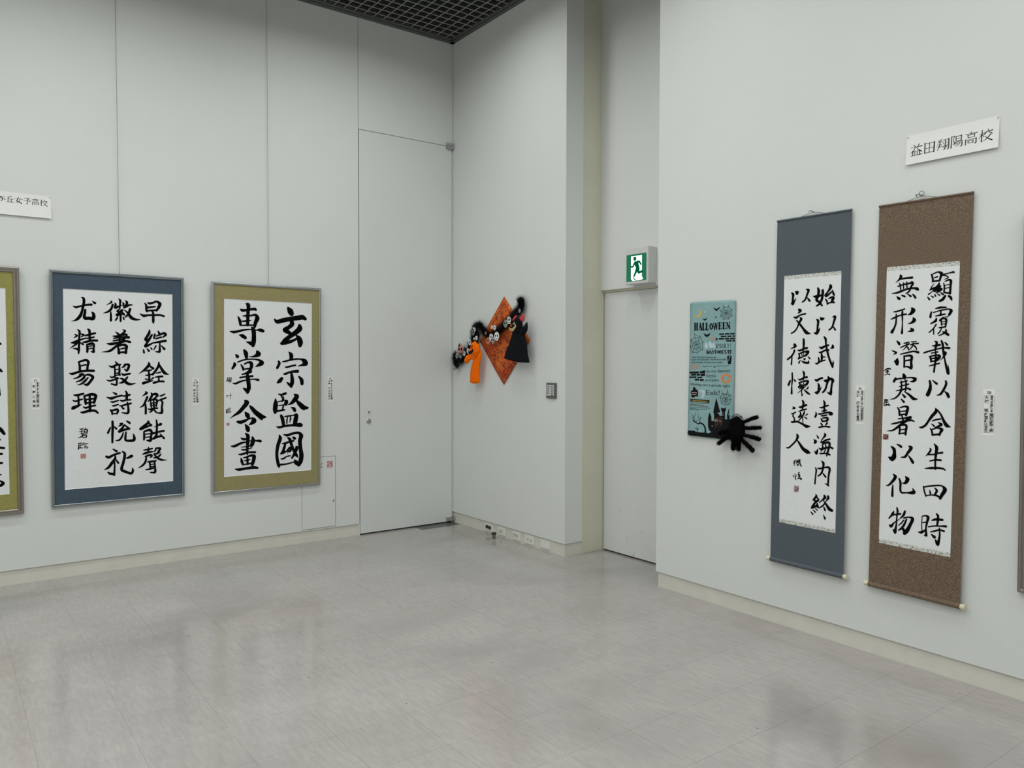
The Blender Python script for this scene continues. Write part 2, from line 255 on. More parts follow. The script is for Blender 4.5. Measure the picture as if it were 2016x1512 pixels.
# ---------------------------------------------------------------- brush strokes and printed shapes, in tenths of a millimetre on their own sheet
DATA = """blue black S -2880 5699 55 -2717 5630 144 -2535 5692 115 -2254 5773 116 -1922 5849 137 -1774 5855 152
blue black S -2360 6325 68 -2251 6261 144 -2227 6111 153 -2241 5904 158 -2292 5668 146 -2355 5349 146 -2479 5028 186 -2651 4817 168 -2821 4716 80 -3002 4669 14
blue black S -2158 5494 122 -2172 5287 153 -2217 5037 172 -2163 4901 206 -1929 4915 208 -1694 4895 230 -1631 5057 198 -1667 5250 169 -1784 5370 13
blue black S -1735 6119 27 -1612 6014 136 -1551 5968 151
blue black S -553 6159 81 -503 6091 103 -656 5986 81 -852 5866 13
blue black S -447 5911 139 -492 5741 134 -608 5526 144 -786 5393 122 -1051 5293 27
blue black S -570 5401 76 -565 5205 121 -567 4798 146
blue black S -338 6056 27 -255 5961 130 -288 5833 115 -276 5735 198 -83 5800 139 135 5879 55
blue black S -55 6336 69 41 6228 145 27 6072 122 26 5875 116
blue black S 182 6121 41 239 6039 118 232 5883 116
blue black S 19 5790 77 6 5676 90 -85 5560 92 -162 5472 116 -73 5419 126 82 5510 123 147 5555 163
blue black S 160 5555 146 17 5394 133 -112 5277 146 -176 5204 184 -22 5252 168 158 5272 99
blue black S 82 5453 111 236 5317 124 287 5234 122
blue black S -151 5078 77 -164 5007 103 -268 4835 104
blue black S 55 5212 116 54 5014 129 46 4774 116
blue black S 203 5118 40 247 4978 106 272 4894 79
blue black S 370 6229 70 473 6134 145 420 5948 143 277 5744 118
blue black S 277 5744 136 498 5880 152 693 5959 99 824 5943 57
blue black S 666 5660 156 613 5459 143 534 5271 145 403 5125 107 286 5022 27
blue black S 295 5574 56 444 5453 111 586 5273 165 728 5065 209 885 4970 186 1081 4926 129 1319 4933 57
blue black S 1624 6121 70 1717 6003 136 1730 5788 147 1749 5573 135 1795 5502 84
blue black S 1791 6171 43 1938 6120 159 2166 6173 128 2409 6278 131 2639 6129 209 2557 5864 189 2407 5612 122
blue black S 1803 5819 143 2031 5850 129 2327 5905 86
blue black S 1816 5590 115 2097 5622 115 2394 5655 130
blue black S 1310 5349 57 1548 5221 187 1828 5266 129 2231 5287 137 2705 5304 131 2909 5238 132
blue black S 2097 5557 85 2177 5473 137 2190 5228 155 2189 4866 168 2188 4707 81
blue black S -2657 4127 29 -2524 4016 137 -2527 3675 117 -2546 3296 134 -2567 2727 134 -2586 2480 100
blue black S -2810 3783 55 -2677 3691 134 -2861 3537 43
blue black S -2425 3810 95 -2257 3756 118 -2410 3621 72
blue black S -3030 3195 56 -2881 3208 167 -2646 3332 148 -2158 3530 82
blue black S -2580 3296 141 -2782 3066 125 -3083 2817 36
blue black S -2567 2727 169 -2751 2801 113 -2917 2800 45
blue black S -2480 3221 74 -2313 3109 130
blue black S -2001 4161 91 -1917 4068 155 -1903 3725 136 -1888 3382 136
blue black S -2157 3701 112 -1868 3802 143 -1561 3884 133
blue black S -2124 3511 76 -1870 3554 121 -1631 3615 106
blue black S -2312 3242 76 -2143 3271 144 -1769 3376 145 -1444 3381 146
blue black S -2077 3074 102 -2044 2846 142 -2053 2578 129
blue black S -2043 3094 132 -1736 3174 172 -1641 3079 131 -1664 2811 119 -1672 2600 173 -1842 2618 46
blue black S -1976 2961 68 -1754 3020 83
blue black S -1977 2789 68 -1756 2848 84
blue black S 184 4193 46 326 4099 142 111 3860 120 -102 3759 107
blue black S -270 4008 57 -101 3868 145
blue black S -436 3714 78 -208 3710 139 146 3803 124 413 3839 156 431 3710 90
blue black S -402 3559 85 110 3646 125 556 3646 180
blue black S -421 3384 96 -68 3468 124 287 3532 109
blue black S -31 3799 106 -15 3527 127 -26 3332 106
blue black S -824 3185 70 -597 3161 178 -69 3261 147 393 3377 141 644 3322 157
blue black S 449 3730 92 108 3334 156 -318 2939 156 -670 2664 153 -1157 2584 23
blue black S -141 2980 89 -90 2747 149 -73 2513 170
blue black S -106 3019 116 214 3120 164 409 3025 191 390 2750 150 371 2535 164
blue black S -18 2806 78 266 2875 109
blue black S -73 2571 125 390 2594 141
blue black S 1921 4234 55 1920 4035 170 1716 3634 171 1661 3534 169 1734 3436 138 1919 3598 114 2086 3860 133 1918 3519 134 1715 3198 141 1659 3038 182 1917 3141 141 2139 3283 97
blue black S 2290 3916 119 2233 3623 119
blue black S 1530 2779 92 1558 2581 140
blue black S 1769 2861 76 1886 2702 145
blue black S 2009 2942 76 2082 2823 107
blue black S 2495 4168 58 2588 3990 161
blue black S 2382 3786 87 2663 3899 126 2926 4009 161 3020 3898 174 2831 3714 85
blue black S 2363 3598 111 2719 3712 119
blue black S 2102 3262 87 2587 3369 144 3019 3448 168
blue black S 2624 3329 97 2615 2968 120 2592 2667 178 2323 2654 60
blue black S 2354 3066 113 2212 2765 56
blue black S 2717 3110 58 2923 2859 172
blue black S -2604 1903 49 -2532 1703 129 -2512 1304 141
blue black S -2588 1867 107 -2395 1957 126 -2105 2012 153 -1992 1884 156 -2043 1592 136 -2061 1300 136
blue black S -2462 1612 90 -2139 1702 101
blue black S -3135 1110 72 -2977 1072 151 -2561 1213 145 -2078 1282 146 -1671 1279 169
blue black S -2499 1013 145 -2370 1048 170 -2628 833 124 -2916 728 43
blue black S -2273 1010 97 -2242 864 149 -2437 648 141 -2742 508 64
blue black S -2258 955 73 -1982 1007 146 -1723 857 171 -1888 530 154 -2085 314 173 -2262 354 80
blue black S -2016 806 86 -2212 572 146 -2439 375 114 -2680 307 36
blue black S -309 1937 53 -192 1770 148
blue black S -696 1623 73 -495 1548 163 -226 1695 133 11 1713 119
blue black S -345 1510 101 -330 1212 114 -331 989 101
blue black S -57 1657 101 -42 1321 129 -61 1023 142 -27 985 142
blue black S -329 1342 67 -59 1396 82
blue black S -364 1063 82 -94 1135 89
blue black S -650 899 54 -533 805 119 -297 932 96 -129 986 82
blue black S -416 822 74 -147 763 96 -366 691 74
blue black S -835 624 66 -668 566 119 -299 690 119 -96 743 67
blue black S -231 708 118 -226 428 121 -250 279 127 -569 359 96
blue black S 300 1787 34 282 1619 147 128 1507 73
blue black S 282 1712 120 556 1711 146 537 1505 156 417 1280 148 281 1394 72
blue black S 75 1115 54 211 983 156 381 1018 135 638 1072 120
blue black S 6 742 74 158 684 145 412 417 189 618 319 169 997 369 38
blue black S 466 829 107 277 569 166 106 441 141 -98 407 45
blue black S 1859 1897 53 1894 1726 186 1629 1385 162 1208 1047 29
blue black S 1946 1611 111 2158 1439 171
blue black S 1593 1252 57 1839 1288 129 2051 1325 95
blue black S 1662 947 76 1873 964 129 2121 1038 76
blue black S 1857 1307 106 1891 964 134 1907 506 134
blue black S 1626 681 76 1784 641 106
blue black S 2173 769 112 2014 638 75
blue black S 1432 342 56 1502 379 189 1836 488 152 2120 560 76
blue black S 2551 1896 89 2514 1609 152 2299 1227 153 2121 999 140
blue black S 2551 1762 109 2729 1416 168 2944 1106 210 3233 987 31
blue black S 2370 1093 76 2656 1167 107
blue black S 2298 806 84 2548 841 131 2781 858 139
blue black S 2530 841 89 2547 534 122
blue black S 2137 387 69 2226 405 161 2547 495 123 2870 490 139
blue black S -2893 -379 72 -2733 -401 153 -2315 -303 131
blue black S -2637 -404 96 -2608 -732 115 -2611 -1133 128
blue black S -2959 -740 64 -2800 -817 116 -2576 -733 116 -2382 -684 95
blue black S -2996 -1338 104 -2931 -1267 222 -2675 -1149 166 -2450 -1047 51
blue black S -2284 -450 81 -2205 -745 149 -2175 -1002 142
blue black S -2252 -469 117 -1829 -352 176 -1568 -432 189 -1603 -726 152 -1670 -945 154
blue black S -2124 -710 103 -1635 -652 125
blue black S -2126 -967 117 -1670 -890 111
blue black S -1927 -423 124 -1915 -937 156 -1919 -1525 156
blue black S -2322 -1216 72 -2177 -1277 139 -1835 -1179 110 -1589 -1132 125
blue black S -2486 -1576 73 -2357 -1599 154 -1935 -1488 169 -1575 -1520 145 -1428 -1674 111
blue black S -472 -238 65 -271 -374 152
blue black S -859 -581 66 -575 -664 186 -272 -561 127 101 -477 120
blue black S -610 -905 82 -476 -928 127 -138 -827 90
blue black S -528 -1188 67 -410 -1192 127 -140 -1107 90
blue black S -630 -1482 110 -547 -1616 128 -531 -1804 87
blue black S -580 -1540 112 -209 -1461 157 -159 -1594 136 -245 -1759 113
blue black S -481 -1750 97 -245 -1740 83
blue black S 324 -145 63 409 -298 137 407 -749 157
blue black S 118 -497 75 271 -520 113 597 -434 143
blue black S -19 -811 81 133 -861 135 372 -805 121 664 -795 106
blue black S -72 -1203 67 97 -1209 120 405 -1107 128 680 -1060 129
blue black S 440 -939 68 490 -1204 123 478 -1732 160 95 -1698 75
blue black S 63 -1265 71 199 -1420 134
blue black S 1658 -233 78 1710 -330 179 1587 -441 112 1429 -551 38
blue black S 1762 -618 144 1620 -976 137 1479 -1238 119 1251 -1364 38
blue black S 1620 -1052 105 1654 -1359 134 1652 -1818 141
blue black S 2010 -318 64 2081 -454 157 1956 -757 146 1814 -944 74
blue black S 2081 -454 115 2330 -422 192 2455 -502 144 2293 -690 121 2133 -801 99
blue black S 1973 -911 78 2007 -1180 127 2025 -1372 92
blue black S 1973 -872 115 2257 -804 131 2418 -886 158 2381 -1116 115 2363 -1308 108
blue black S 2061 -1067 69 2328 -1037 85
blue black S 2043 -1239 77 2327 -1210 85
blue black S 2186 -841 89 2192 -1263 121 2220 -1379 106
blue black S 1812 -1480 68 1935 -1523 131 2149 -1454 116 2434 -1445 116
blue black S 2113 -1491 155 2006 -1679 120 1882 -1731 46
blue black S 2184 -1532 109 2361 -1750 116
blue black S 2580 -583 58 2687 -555 116 2940 -438 100
blue black S 2471 -926 58 2615 -854 116 3011 -711 124
blue black S 2686 -894 110 2776 -1013 129 2739 -1359 130 2720 -1784 181 2397 -1790 69
blue black S -654 -2728 98 -807 -3094 132
blue black S -517 -2286 134 -503 -2680 155 -523 -3241 142 -532 -3783 121
blue black S -385 -2686 87 -267 -2823 133
blue black S -28 -2460 83 125 -2448 71 57 -2539 163 -148 -2660 45
blue black S 416 -2311 108 588 -2452 151
blue black S 244 -2567 115 89 -2823 152 -99 -3039 158 157 -2940 159 500 -2864 145
blue black S 295 -2607 89 568 -2867 136
blue black S 173 -3092 70 86 -3389 121 -85 -3623 127 -323 -3665 45
blue black S 344 -3082 104 308 -3477 144 324 -3667 135 564 -3720 160 858 -3681 196 877 -3435 145 808 -3241 55
blue black S 1791 -2318 53 1826 -2454 170 1543 -2708 174 1314 -2906 196
blue black S 1332 -2907 176 1648 -2790 146 1967 -2691 108
blue black S 1826 -2492 72 2002 -2673 167
blue black S 1524 -3128 105 1540 -3435 141 1522 -3702 113
blue black S 1559 -3091 123 1930 -3016 176 2036 -3156 148 2000 -3462 129 1945 -3786 198 1715 -3752 84
blue black S 1611 -3305 77 1965 -3287 93
blue black S 1610 -3535 77 1964 -3517 85
blue black S 2360 -2305 89 2402 -2635 136 2375 -3136 137
blue black S 2180 -2817 31 2466 -2696 97 2646 -2628 202
blue black S 2107 -3275 155 2500 -3181 132 2861 -3123 141
blue black S 2411 -3176 128 2320 -3480 157 2123 -3681 110 2392 -3543 172 2715 -3503 117
blue black S 2608 -3342 73 2877 -3668 138
blue black S -495 -4255 79 -259 -4422 150
blue black S -917 -4750 145 -767 -4817 174 -463 -4671 144 -56 -4549 129
blue black S -362 -4697 68 -363 -4904 148 -567 -5226 189 -805 -5545 163 -1056 -5674 45
blue black S -398 -5052 85 -401 -5541 109 -431 -6104 130
blue black S -437 -6028 164 -706 -5967 154 -823 -5882 88
blue black S -313 -5002 75 -162 -5258 129
blue black S 115 -4467 98 251 -4609 157 180 -5172 167 57 -5768 176 313 -5922 169 692 -6069 154 779 -5867 148 746 -5692 62
blue black S 283 -4971 38 490 -4930 153 697 -4831 200 774 -4856 75
blue black S 1820 -4259 71 1818 -4644 135
blue black S 1501 -4449 70 1748 -4427 132 2068 -4372 109
blue black S 1430 -4751 70 1641 -4670 171 1854 -4627 124 2067 -4603 117
blue black S 1605 -4917 101 1960 -4827 155 2048 -4911 128 1959 -5001 96
blue black S 1676 -4903 108 1604 -5321 148 1392 -5573 131 1111 -5723 31
blue black S 2318 -4350 73 2281 -4522 127 2192 -4612 69
blue black S 2318 -4369 116 2605 -4389 144 2496 -4614 151 2424 -4725 99
blue black S 2173 -4766 78 2388 -4762 125 2676 -4666 31
blue black S 2209 -4826 101 2423 -5074 146 2674 -5229 145 3055 -5278 39
blue black S 2639 -4838 117 2423 -5035 126 2172 -5056 86
blue black S 1781 -5315 108 2029 -5315 148 2315 -5279 110
blue black S 1887 -5343 113 1956 -5850 113
blue black S 1957 -5522 70 2207 -5503 78
blue black S 1974 -5697 70 2206 -5658 78
blue black S 1637 -5882 86 1921 -5847 133 2278 -5742 98
blue black S 2225 -5330 107 2249 -5759 122 2241 -6107 163 1920 -6099 62
blue black S -2543 -2740 51 -2430 -2746 74 -2317 -2716 51
blue black S -2592 -2921 37 -2431 -2911 59 -2334 -2880 51
blue black S -2545 -3070 37 -2303 -3029 59
blue black S -2430 -2765 45 -2432 -3058 52
blue black S -2187 -2649 33 -2220 -2757 53
blue black S -2285 -2772 39 -2254 -2994 52
blue black S -2269 -2773 51 -2090 -2801 74 -2108 -3003 65
blue black S -2253 -2903 44 -2107 -2892 52
blue black S -2254 -2994 51 -2108 -3003 52
blue black S -2433 -3131 52 -2109 -3095 67
blue black S -2336 -3137 50 -2466 -3276 80 -2660 -3338 29
blue black S -2417 -3206 33 -2354 -3338 59
blue black S -2369 -3208 51 -2142 -3222 78 -2175 -3330 66 -2337 -3339 52
blue black S -2630 -3724 51 -2616 -3927 65 -2650 -4126 72
blue black S -2614 -3714 59 -2405 -3720 59
blue black S -2405 -3739 39 -2422 -3866 51 -2583 -3874 37
blue black S -2518 -3732 32 -2519 -3860 32 -2520 -4062 32
blue black S -2617 -4037 51 -2407 -4051 59
blue black S -2308 -3690 46 -2325 -3836 52
blue black S -2292 -3764 44 -2065 -3761 52
blue black S -2293 -3856 44 -2163 -3846 44
blue black S -2277 -3931 36 -2147 -3958 44
blue black S -2294 -4003 39 -2262 -4079 46
blue black S -2245 -3988 34 -2164 -4067 48
blue black S -2099 -3998 59 -2067 -4056 41 -2132 -4088 44
olive black S -1834 6522 56 -1650 6422 280 -1656 5906 243 -1677 5353 228 -1691 4873 221
olive black S -2252 6060 82 -2089 5977 221 -1649 6036 139 -1132 6118 215 -1057 6066 171
olive black S -2415 5467 103 -2288 5180 213 -2233 4852 176
olive black S -2051 5557 73 -1795 5569 154 -1427 5604 125 -1056 5658 181 -944 5422 328 -1073 5082 265 -1147 4746 203
olive black S -2124 5131 91 -1868 5161 132 -1426 5234 66
olive black S -2123 4819 92 -1721 4853 118 -1278 4870 111
olive black S -3008 4331 81 -2739 4285 189 -2123 4434 154 -1499 4529 74 -1016 4490 75 -717 4501 244 -490 4434 227
olive black S -2341 4078 55 -2086 4012 267 -1866 3871 231
olive black S -1388 4737 75 -1240 4483 315 -1201 4076 298 -1219 3592 327 -1274 3294 259
olive black S -1274 3331 225 -1497 3474 243 -1792 3559 56
olive black S 1523 6330 199 1702 6073 446 1801 5887 359
olive black S 420 5388 116 613 5208 281 1078 5322 324 1784 5485 319 2459 5592 352 2700 5641 358 2943 5516 246
olive black S 1784 5352 278 1845 5048 343 1590 4809 274 1316 4609 349 1277 4569 371 1631 4352 274 1790 4204 236
olive black S 2463 4976 241 2484 4727 412 2107 4368 346 1672 4067 298 1281 3731 344 1047 3497 248
olive black S 969 3495 190 1281 3560 304 1753 3667 229 2269 3911 154
olive black S 2227 4141 159 2429 3915 369 2531 3609 422 2512 3377 301
olive black S -2593 2564 92 -2466 2419 250
olive black S -1938 2888 185 -1827 2686 314 -1772 2354 229
olive black S -956 2849 150 -862 2627 391 -1198 2435 149 -1606 2411 30
olive black S -2701 1920 127 -2665 1792 224 -2845 1498 152
olive black S -2466 1977 73 -2193 2090 118 -1716 2206 96 -1123 2213 97 -748 2123 173 -597 1937 358 -822 1767 224 -1084 1634 45
olive black S -2193 1795 92 -2064 1574 165 -2009 1389 147
olive black S -1936 1834 111 -1679 1966 126 -1420 1930 231 -1382 1689 245 -1456 1428 185
olive black S -2009 1427 104 -1678 1483 119 -1419 1465 171
olive black S -1493 1279 298 -1788 1130 156 -2118 1038 81
olive black S -2264 798 129 -1861 852 126 -1306 906 149
olive black S -2808 359 66 -2591 339 148 -2300 466 148 -1824 592 97 -1194 663 97 -857 605 187
olive black S -1714 1130 170 -1658 684 288 -1594 162 281 -1601 -61 290 -1693 -358 223
olive black S -1675 -284 258 -1860 -132 221 -2007 -19 81
olive black S 1599 2817 86 1778 2590 309 1780 2244 261
olive black S 762 2062 155 820 1929 202 647 1548 193
olive black S 1073 2046 76 1327 2086 138 1879 2226 131 2599 2253 124 2883 2100 365 3006 1907 341 2682 1788 175 2321 1689 39
olive black S 1310 1608 96 1448 1608 146 1803 1706 139 2141 1766 139
olive black S 1136 1071 57 1293 1071 173 1726 1225 147 2323 1283 240
olive black S 1786 1206 158 1867 743 262 1869 357 294 1791 49 199
olive black S 1771 88 194 1572 283 194 1434 399 77
olive black S 1020 708 233 865 518 295 691 386 162
olive black S 2426 857 126 2649 584 288 2691 273 250
olive black S 772 -531 95 987 -593 161 1339 -484 186
olive black S 968 -707 96 1145 -903 163 1106 -1055 118
olive black S -3275 692 29 -3096 765 51 -2935 801 44
olive black S -3204 838 36 -3204 546 50
olive black S -3311 601 29 -3132 637 44
olive black S -3329 492 29 -3150 564 51
olive black S -3042 801 36 -3060 691 50 -3096 655 29
olive black S -2935 801 50 -2934 672 51 -3024 654 29
olive black S -3114 582 59 -2952 599 58 -2970 471 51 -3096 472 51 -3114 582 43
olive black S -3096 527 29 -2970 537 29
olive black S -3311 -570 21 -3293 -662 29 -3185 -646 29 -3167 -554 29 -3311 -570 22
olive black S -3114 -592 15 -2880 -541 30
olive black S -3006 -355 22 -2981 -595 36 -3006 -851 14
olive black S 521 -915 97 523 -1316 341 486 -1735 341 487 -1984 232
olive black S 658 -1167 85 950 -1097 85 1303 -1048 100 1402 -1146 283 1343 -1337 277
olive black S 640 -1472 54 991 -1424 93 1304 -1394 77
olive black S 1068 -1138 86 1029 -1176 47
olive black S 1148 -1505 134 1090 -1753 118
olive black S 603 -1892 154 953 -1845 139 1247 -1797 124
olive black S 1144 -775 118 1106 -1024 157
olive black S 2053 -580 116 2254 -739 353 2056 -1045 320 1818 -1272 218 1502 -1418 24
olive black S 2176 -1009 117 2459 -1327 312 2743 -1607 376 2866 -1767 237
olive black S 2702 -1489 194 3069 -1695 241 3212 -1679 119
olive black S 1780 -1600 58 2020 -1742 263 2101 -1900 216
olive black S 975 -2249 192 1073 -2484 272 1174 -2988 234
olive black S 1269 -2337 97 1585 -2309 125 1983 -2265 86 2223 -2254 272 2184 -2525 331 2106 -2989 323
olive black S 1506 -2384 80 1448 -2652 119 1449 -2923 87
olive black S 1744 -2373 87 1745 -2547 136 1667 -2854 40
olive black S 608 -3118 68 803 -3184 177 1233 -3107 171 1907 -3058 172 2509 -3064 328 2630 -3089 272
olive black S -1877 -994 146 -1747 -1146 342 -2005 -1512 277 -2334 -1874 247 -2662 -2085 142 -3023 -2331 22
olive black S -1525 -1395 92 -1376 -1567 243 -1038 -1953 325 -661 -2268 371 -584 -2422 261
olive black S -699 -2153 223 -395 -2315 210 -242 -2321 84
olive black S -1894 -1869 66 -1709 -2118 336 -1616 -2308 242
olive black S -2443 -2612 184 -2224 -2658 254 -1893 -2560 212 -1560 -2423 83 -1262 -2397 156 -1187 -2587 379 -1373 -2768 229 -1596 -2908 31
olive black S -1874 -2822 73 -1689 -3129 321 -1651 -3318 265
olive black S -3275 -1623 57 -3292 -1916 65
olive black S -3292 -1659 44 -3167 -1626 44
olive black S -3167 -1645 36 -3185 -1736 44 -3275 -1752 30
olive black S -3275 -1825 37 -3149 -1792 30
olive black S -3292 -1898 44 -3149 -1866 44
olive black S -3095 -1500 36 -3131 -1627 51
olive black S -3113 -1591 30 -2969 -1559 37
olive black S -3113 -1683 30 -2987 -1650 37
olive black S -3095 -1739 36 -3113 -1849 43
olive black S -3077 -1721 36 -3023 -1760 36
olive black S -3131 -1848 51 -3059 -1887 51
olive black S -3005 -1815 52 -2951 -1799 50 -2980 -1871 37
olive black S -1836 -3551 109 -1669 -3728 264 -1675 -4253 246 -1704 -4815 186 -1704 -5191 119
olive black S -2185 -3888 80 -2001 -3992 185 -1780 -3985 136
olive black S -2914 -4479 93 -2696 -4492 189 -2222 -4297 175 -1853 -4224 99 -1482 -4152 83 -995 -4160 129 -731 -4193 207 -636 -4218 150
olive black S -1315 -3841 111 -1258 -4089 285 -1332 -4424 290 -1407 -4513 232
olive black S -2166 -4599 56 -1853 -4581 83 -1407 -4532 99
olive black S -2129 -4788 93 -1926 -4820 121 -1332 -4687 69
olive black S -2349 -5148 93 -2147 -5161 159 -1704 -5040 144 -1087 -5062 159
olive black S -2183 -5458 91 -2128 -5687 210 -2035 -5956 152
olive black S -1999 -5433 76 -1703 -5379 145 -1368 -5289 159 -1181 -5377 279 -1217 -5677 252 -1310 -6010 222
olive black S -1925 -5664 76 -1703 -5642 130 -1461 -5584 54
olive black S -1703 -5341 111 -1684 -5643 171 -1684 -5945 149
olive black S -1999 -5959 95 -1702 -5943 122 -1329 -5895 130
olive black S -2622 -6266 81 -2366 -6324 196 -1776 -6276 183 -1179 -6247 213 -896 -6307 150
olive black S 825 -3799 85 904 -4053 276 730 -4583 261 635 -5193 227 657 -5657 224 776 -6205 239 816 -6324 172
olive black S 1197 -3779 84 1474 -3851 203 1910 -3737 181 2432 -3705 193 2635 -3950 329 2536 -4297 293 2581 -4966 282 2665 -5561 334 2587 -6027 347 2447 -6331 228
olive black S 2447 -6331 192 2203 -6078 327 2082 -5834 47
olive black S 893 -6176 156 1445 -6159 119 2002 -6044 104
olive black S 1952 -4031 134 2092 -4136 230
olive black S 1043 -4485 58 1279 -4499 181 1635 -4383 135 1993 -4326 142
olive black S 1494 -4027 76 1674 -4172 232 1835 -4648 203 2038 -5128 202 2240 -5493 240 2383 -5699 58
olive black S 2237 -4789 118 2277 -4908 270 2119 -5289 214 1881 -5703 156
olive black S 1319 -4579 145 1241 -4806 209 1124 -5147 210 968 -5292 145
olive black S 1007 -5275 182 1282 -5196 160 1440 -5090 81
olive black S 1440 -5129 122 1677 -4872 171 1756 -4838 145
olive black S 1480 -5131 78 1678 -5144 185 1837 -4959 164
olive black S 1520 -5328 40 1520 -5212 60
olive black S 970 -5717 86 1166 -5712 144 1442 -5556 104 1720 -5517 103
slate black S -1203 5924 91 -1126 5843 148 -1134 5626 121 -1154 5366 117
slate black S -1229 5349 65 -1128 5321 145 -1043 5468 105 -922 5623 25
slate black S -992 5996 43 -781 5958 53
slate black S -929 5959 141 -878 5868 130 -842 5952 126
slate black S -318 6063 63 -184 6021 143 -263 5782 109 -378 5511 98 -547 5393 72
slate black S -247 5620 45 -135 5474 125 -86 5428 87
slate black S 375 6095 92 426 5944 156 386 5651 140 308 5466 144 489 5328 112 646 5139 87
slate black S 661 5947 141 666 5737 133 615 5468 129 491 5244 118 316 5138 78
slate black S 113 5670 52 268 5638 154 480 5666 115 666 5737 81
slate black S 1094 6195 112 1120 6100 174 965 5862 94 830 5705 94
slate black S 796 5697 84 867 5639 131 1060 5751 96 1218 5864 78
slate black S 1216 5937 44 1290 5734 119 1326 5649 83
slate black S 836 5474 65 920 5364 94 948 5195 74
slate black S 998 5484 44 1135 5538 99 1284 5527 142 1230 5386 145 1176 5285 98
slate black S 947 5216 75 1141 5287 60 1336 5275 100
slate black S -735 4983 133 -659 4925 180 -804 4770 29
slate black S -1037 4585 76 -899 4557 127 -703 4667 83 -507 4722 76 -336 4746 88
slate black S -676 4557 45 -588 4477 144 -719 4255 109 -813 4019 79 -983 3807 87 -1182 3703 71
slate black S -871 4403 68 -719 4255 106 -490 3986 119 -240 3718 181 4 3657 32
slate black S 346 4414 65 431 4336 141 414 4060 115 385 3763 96
slate black S 244 3682 86 364 3678 164 479 3823 118 546 3970 24
slate black S 533 4512 42 804 4467 31
slate black S 605 4434 134 665 4410 132 746 4438 88
slate black S 1265 4509 42 1402 4523 139 1341 4234 107 1245 3966 92 1087 3835 82
slate black S 1313 4005 54 1432 3833 100
slate black S -967 3073 144 -916 2995 164 -1064 2899 70 -1228 2846 14
slate black S -961 2754 115 -1008 2622 99 -1156 2425 92 -1381 2259 101
slate black S -1105 2447 61 -1125 2181 86 -1141 1981 96
slate black S -415 3357 113 -398 3161 138 -415 2835 99 -437 2704 74
slate black S -748 2763 61 -636 2750 107 -366 2845 103 -196 2886 120
slate black S -707 2576 61 -642 2444 90 -700 2290 69
slate black S -657 2575 77 -362 2671 93 -118 2679 144 -236 2506 120 -308 2441 66
slate black S -508 2552 49 -481 2464 63
slate black S -397 2573 49 -383 2486 73
slate black S -713 2301 95 -455 2399 63 -211 2484 63
slate black S -587 2213 44 -671 2070 93
slate black S -525 2202 23 -399 2114 102 -202 2082 113 -80 2093 109 -95 2223 29
slate black S -403 2311 34 -329 2267 114 -281 2321 36
slate black S -124 2419 46 -12 2309 91
slate black S 806 3465 79 890 3368 129 921 3092 93 1000 2730 115 1127 2326 105 1250 2051 114 1336 1860 91
slate black S 1335 1881 92 1364 2093 83 1349 2220 9
slate black S 548 2928 64 668 2883 134 877 2976 105 1062 3026 100
slate black S 532 2650 56 627 2639 101 882 2753 87 1092 2771 85
slate black S 1305 3011 105 1319 2916 150 1182 2855 22
slate black S 676 2553 94 704 2392 132 685 2200 95
slate black S 751 2403 68 891 2402 60
slate black S 503 2361 71 529 2264 104 520 2157 81
slate black S 344 2050 65 416 2039 97 615 2157 88 896 2231 65
slate black S -1073 1505 86 -1058 1138 91 -1084 803 66 -1082 379 122
slate black S -1191 1069 100 -1288 843 126
slate black S -964 1162 48 -874 1064 101
slate black S -413 1622 62 -349 1524 128 -344 1305 89 -378 1172 98
slate black S -689 1189 45 -576 1147 102 -331 1272 89 -159 1296 114
slate black S -634 991 74 -569 860 105 -642 748 68
slate black S -609 981 76 -375 1063 88 -81 1079 106 -175 913 137 -272 856 77
slate black S -496 928 29 -445 874 57
slate black S -349 997 35 -347 909 74
slate black S -654 758 90 -420 842 67
slate black S -666 725 81 -224 890 67
slate black S -614 638 45 -417 731 103 -221 781 44
slate black S -343 711 70 -513 552 56 -709 402 23
slate black S -462 532 55 -458 355 50
slate black S -315 602 56 -115 454 120 33 372 68
slate black S -73 762 72 -120 674 78 -242 626 18
slate black S 317 1185 55 426 1133 134 591 1222 106 755 1278 100
slate black S 501 994 47 564 865 133 546 627 110
slate black S 345 491 66 466 473 159 605 629 115 720 804 18
slate black S 865 1152 65 971 1121 147 1248 1244 132 1366 1161 165 1323 1011 106 1286 691 107 1267 498 153
slate black S 1269 434 130 1152 473 88 1044 555 27
slate black S 1094 1348 83 1131 1263 130 1044 1005 107 936 660 106 798 505 86
slate black S -465 629 55 -461 452 65 -444 254 45
slate black S -372 378 38 -444 265 60
slate black S -401 12 83 -337 -95 129 -369 -318 104 -389 -518 69
slate black S -617 -352 49 -492 -357 124 -296 -271 107 -149 -220 106
slate black S -624 -608 50 -439 -521 80 -144 -440 75
slate black S -995 -370 47 -880 -420 115 -1018 -483 34
slate black S -1077 -744 45 -975 -739 76 -812 -651 77
slate black S -924 -725 60 -972 -862 82 -881 -991 76 -878 -1126 86
slate black S -1067 -1205 68 -978 -1211 108 -725 -1161 95 -372 -1273 107 -122 -1379 163 99 -1364 53
slate black S -511 -636 65 -495 -791 122 -605 -908 108
slate black S -264 -556 59 -287 -668 101 -406 -875 85 -626 -1122 47
slate black S -370 -828 65 -349 -1205 50
slate black S -88 -713 73 -185 -796 46
slate black S -270 -867 42 -119 -958 80
slate black S 857 73 61 919 -43 123 913 -280 99 907 -497 99
slate black S 652 -303 52 772 -309 91 959 -224 87 1133 -173 82
slate black S 788 -503 69 1011 -437 99
slate black S 419 -565 48 446 -695 110 389 -829 108
slate black S 566 -656 55 661 -661 82 968 -580 82 1248 -544 99 1343 -603 157 1228 -652 86 1180 -612 34
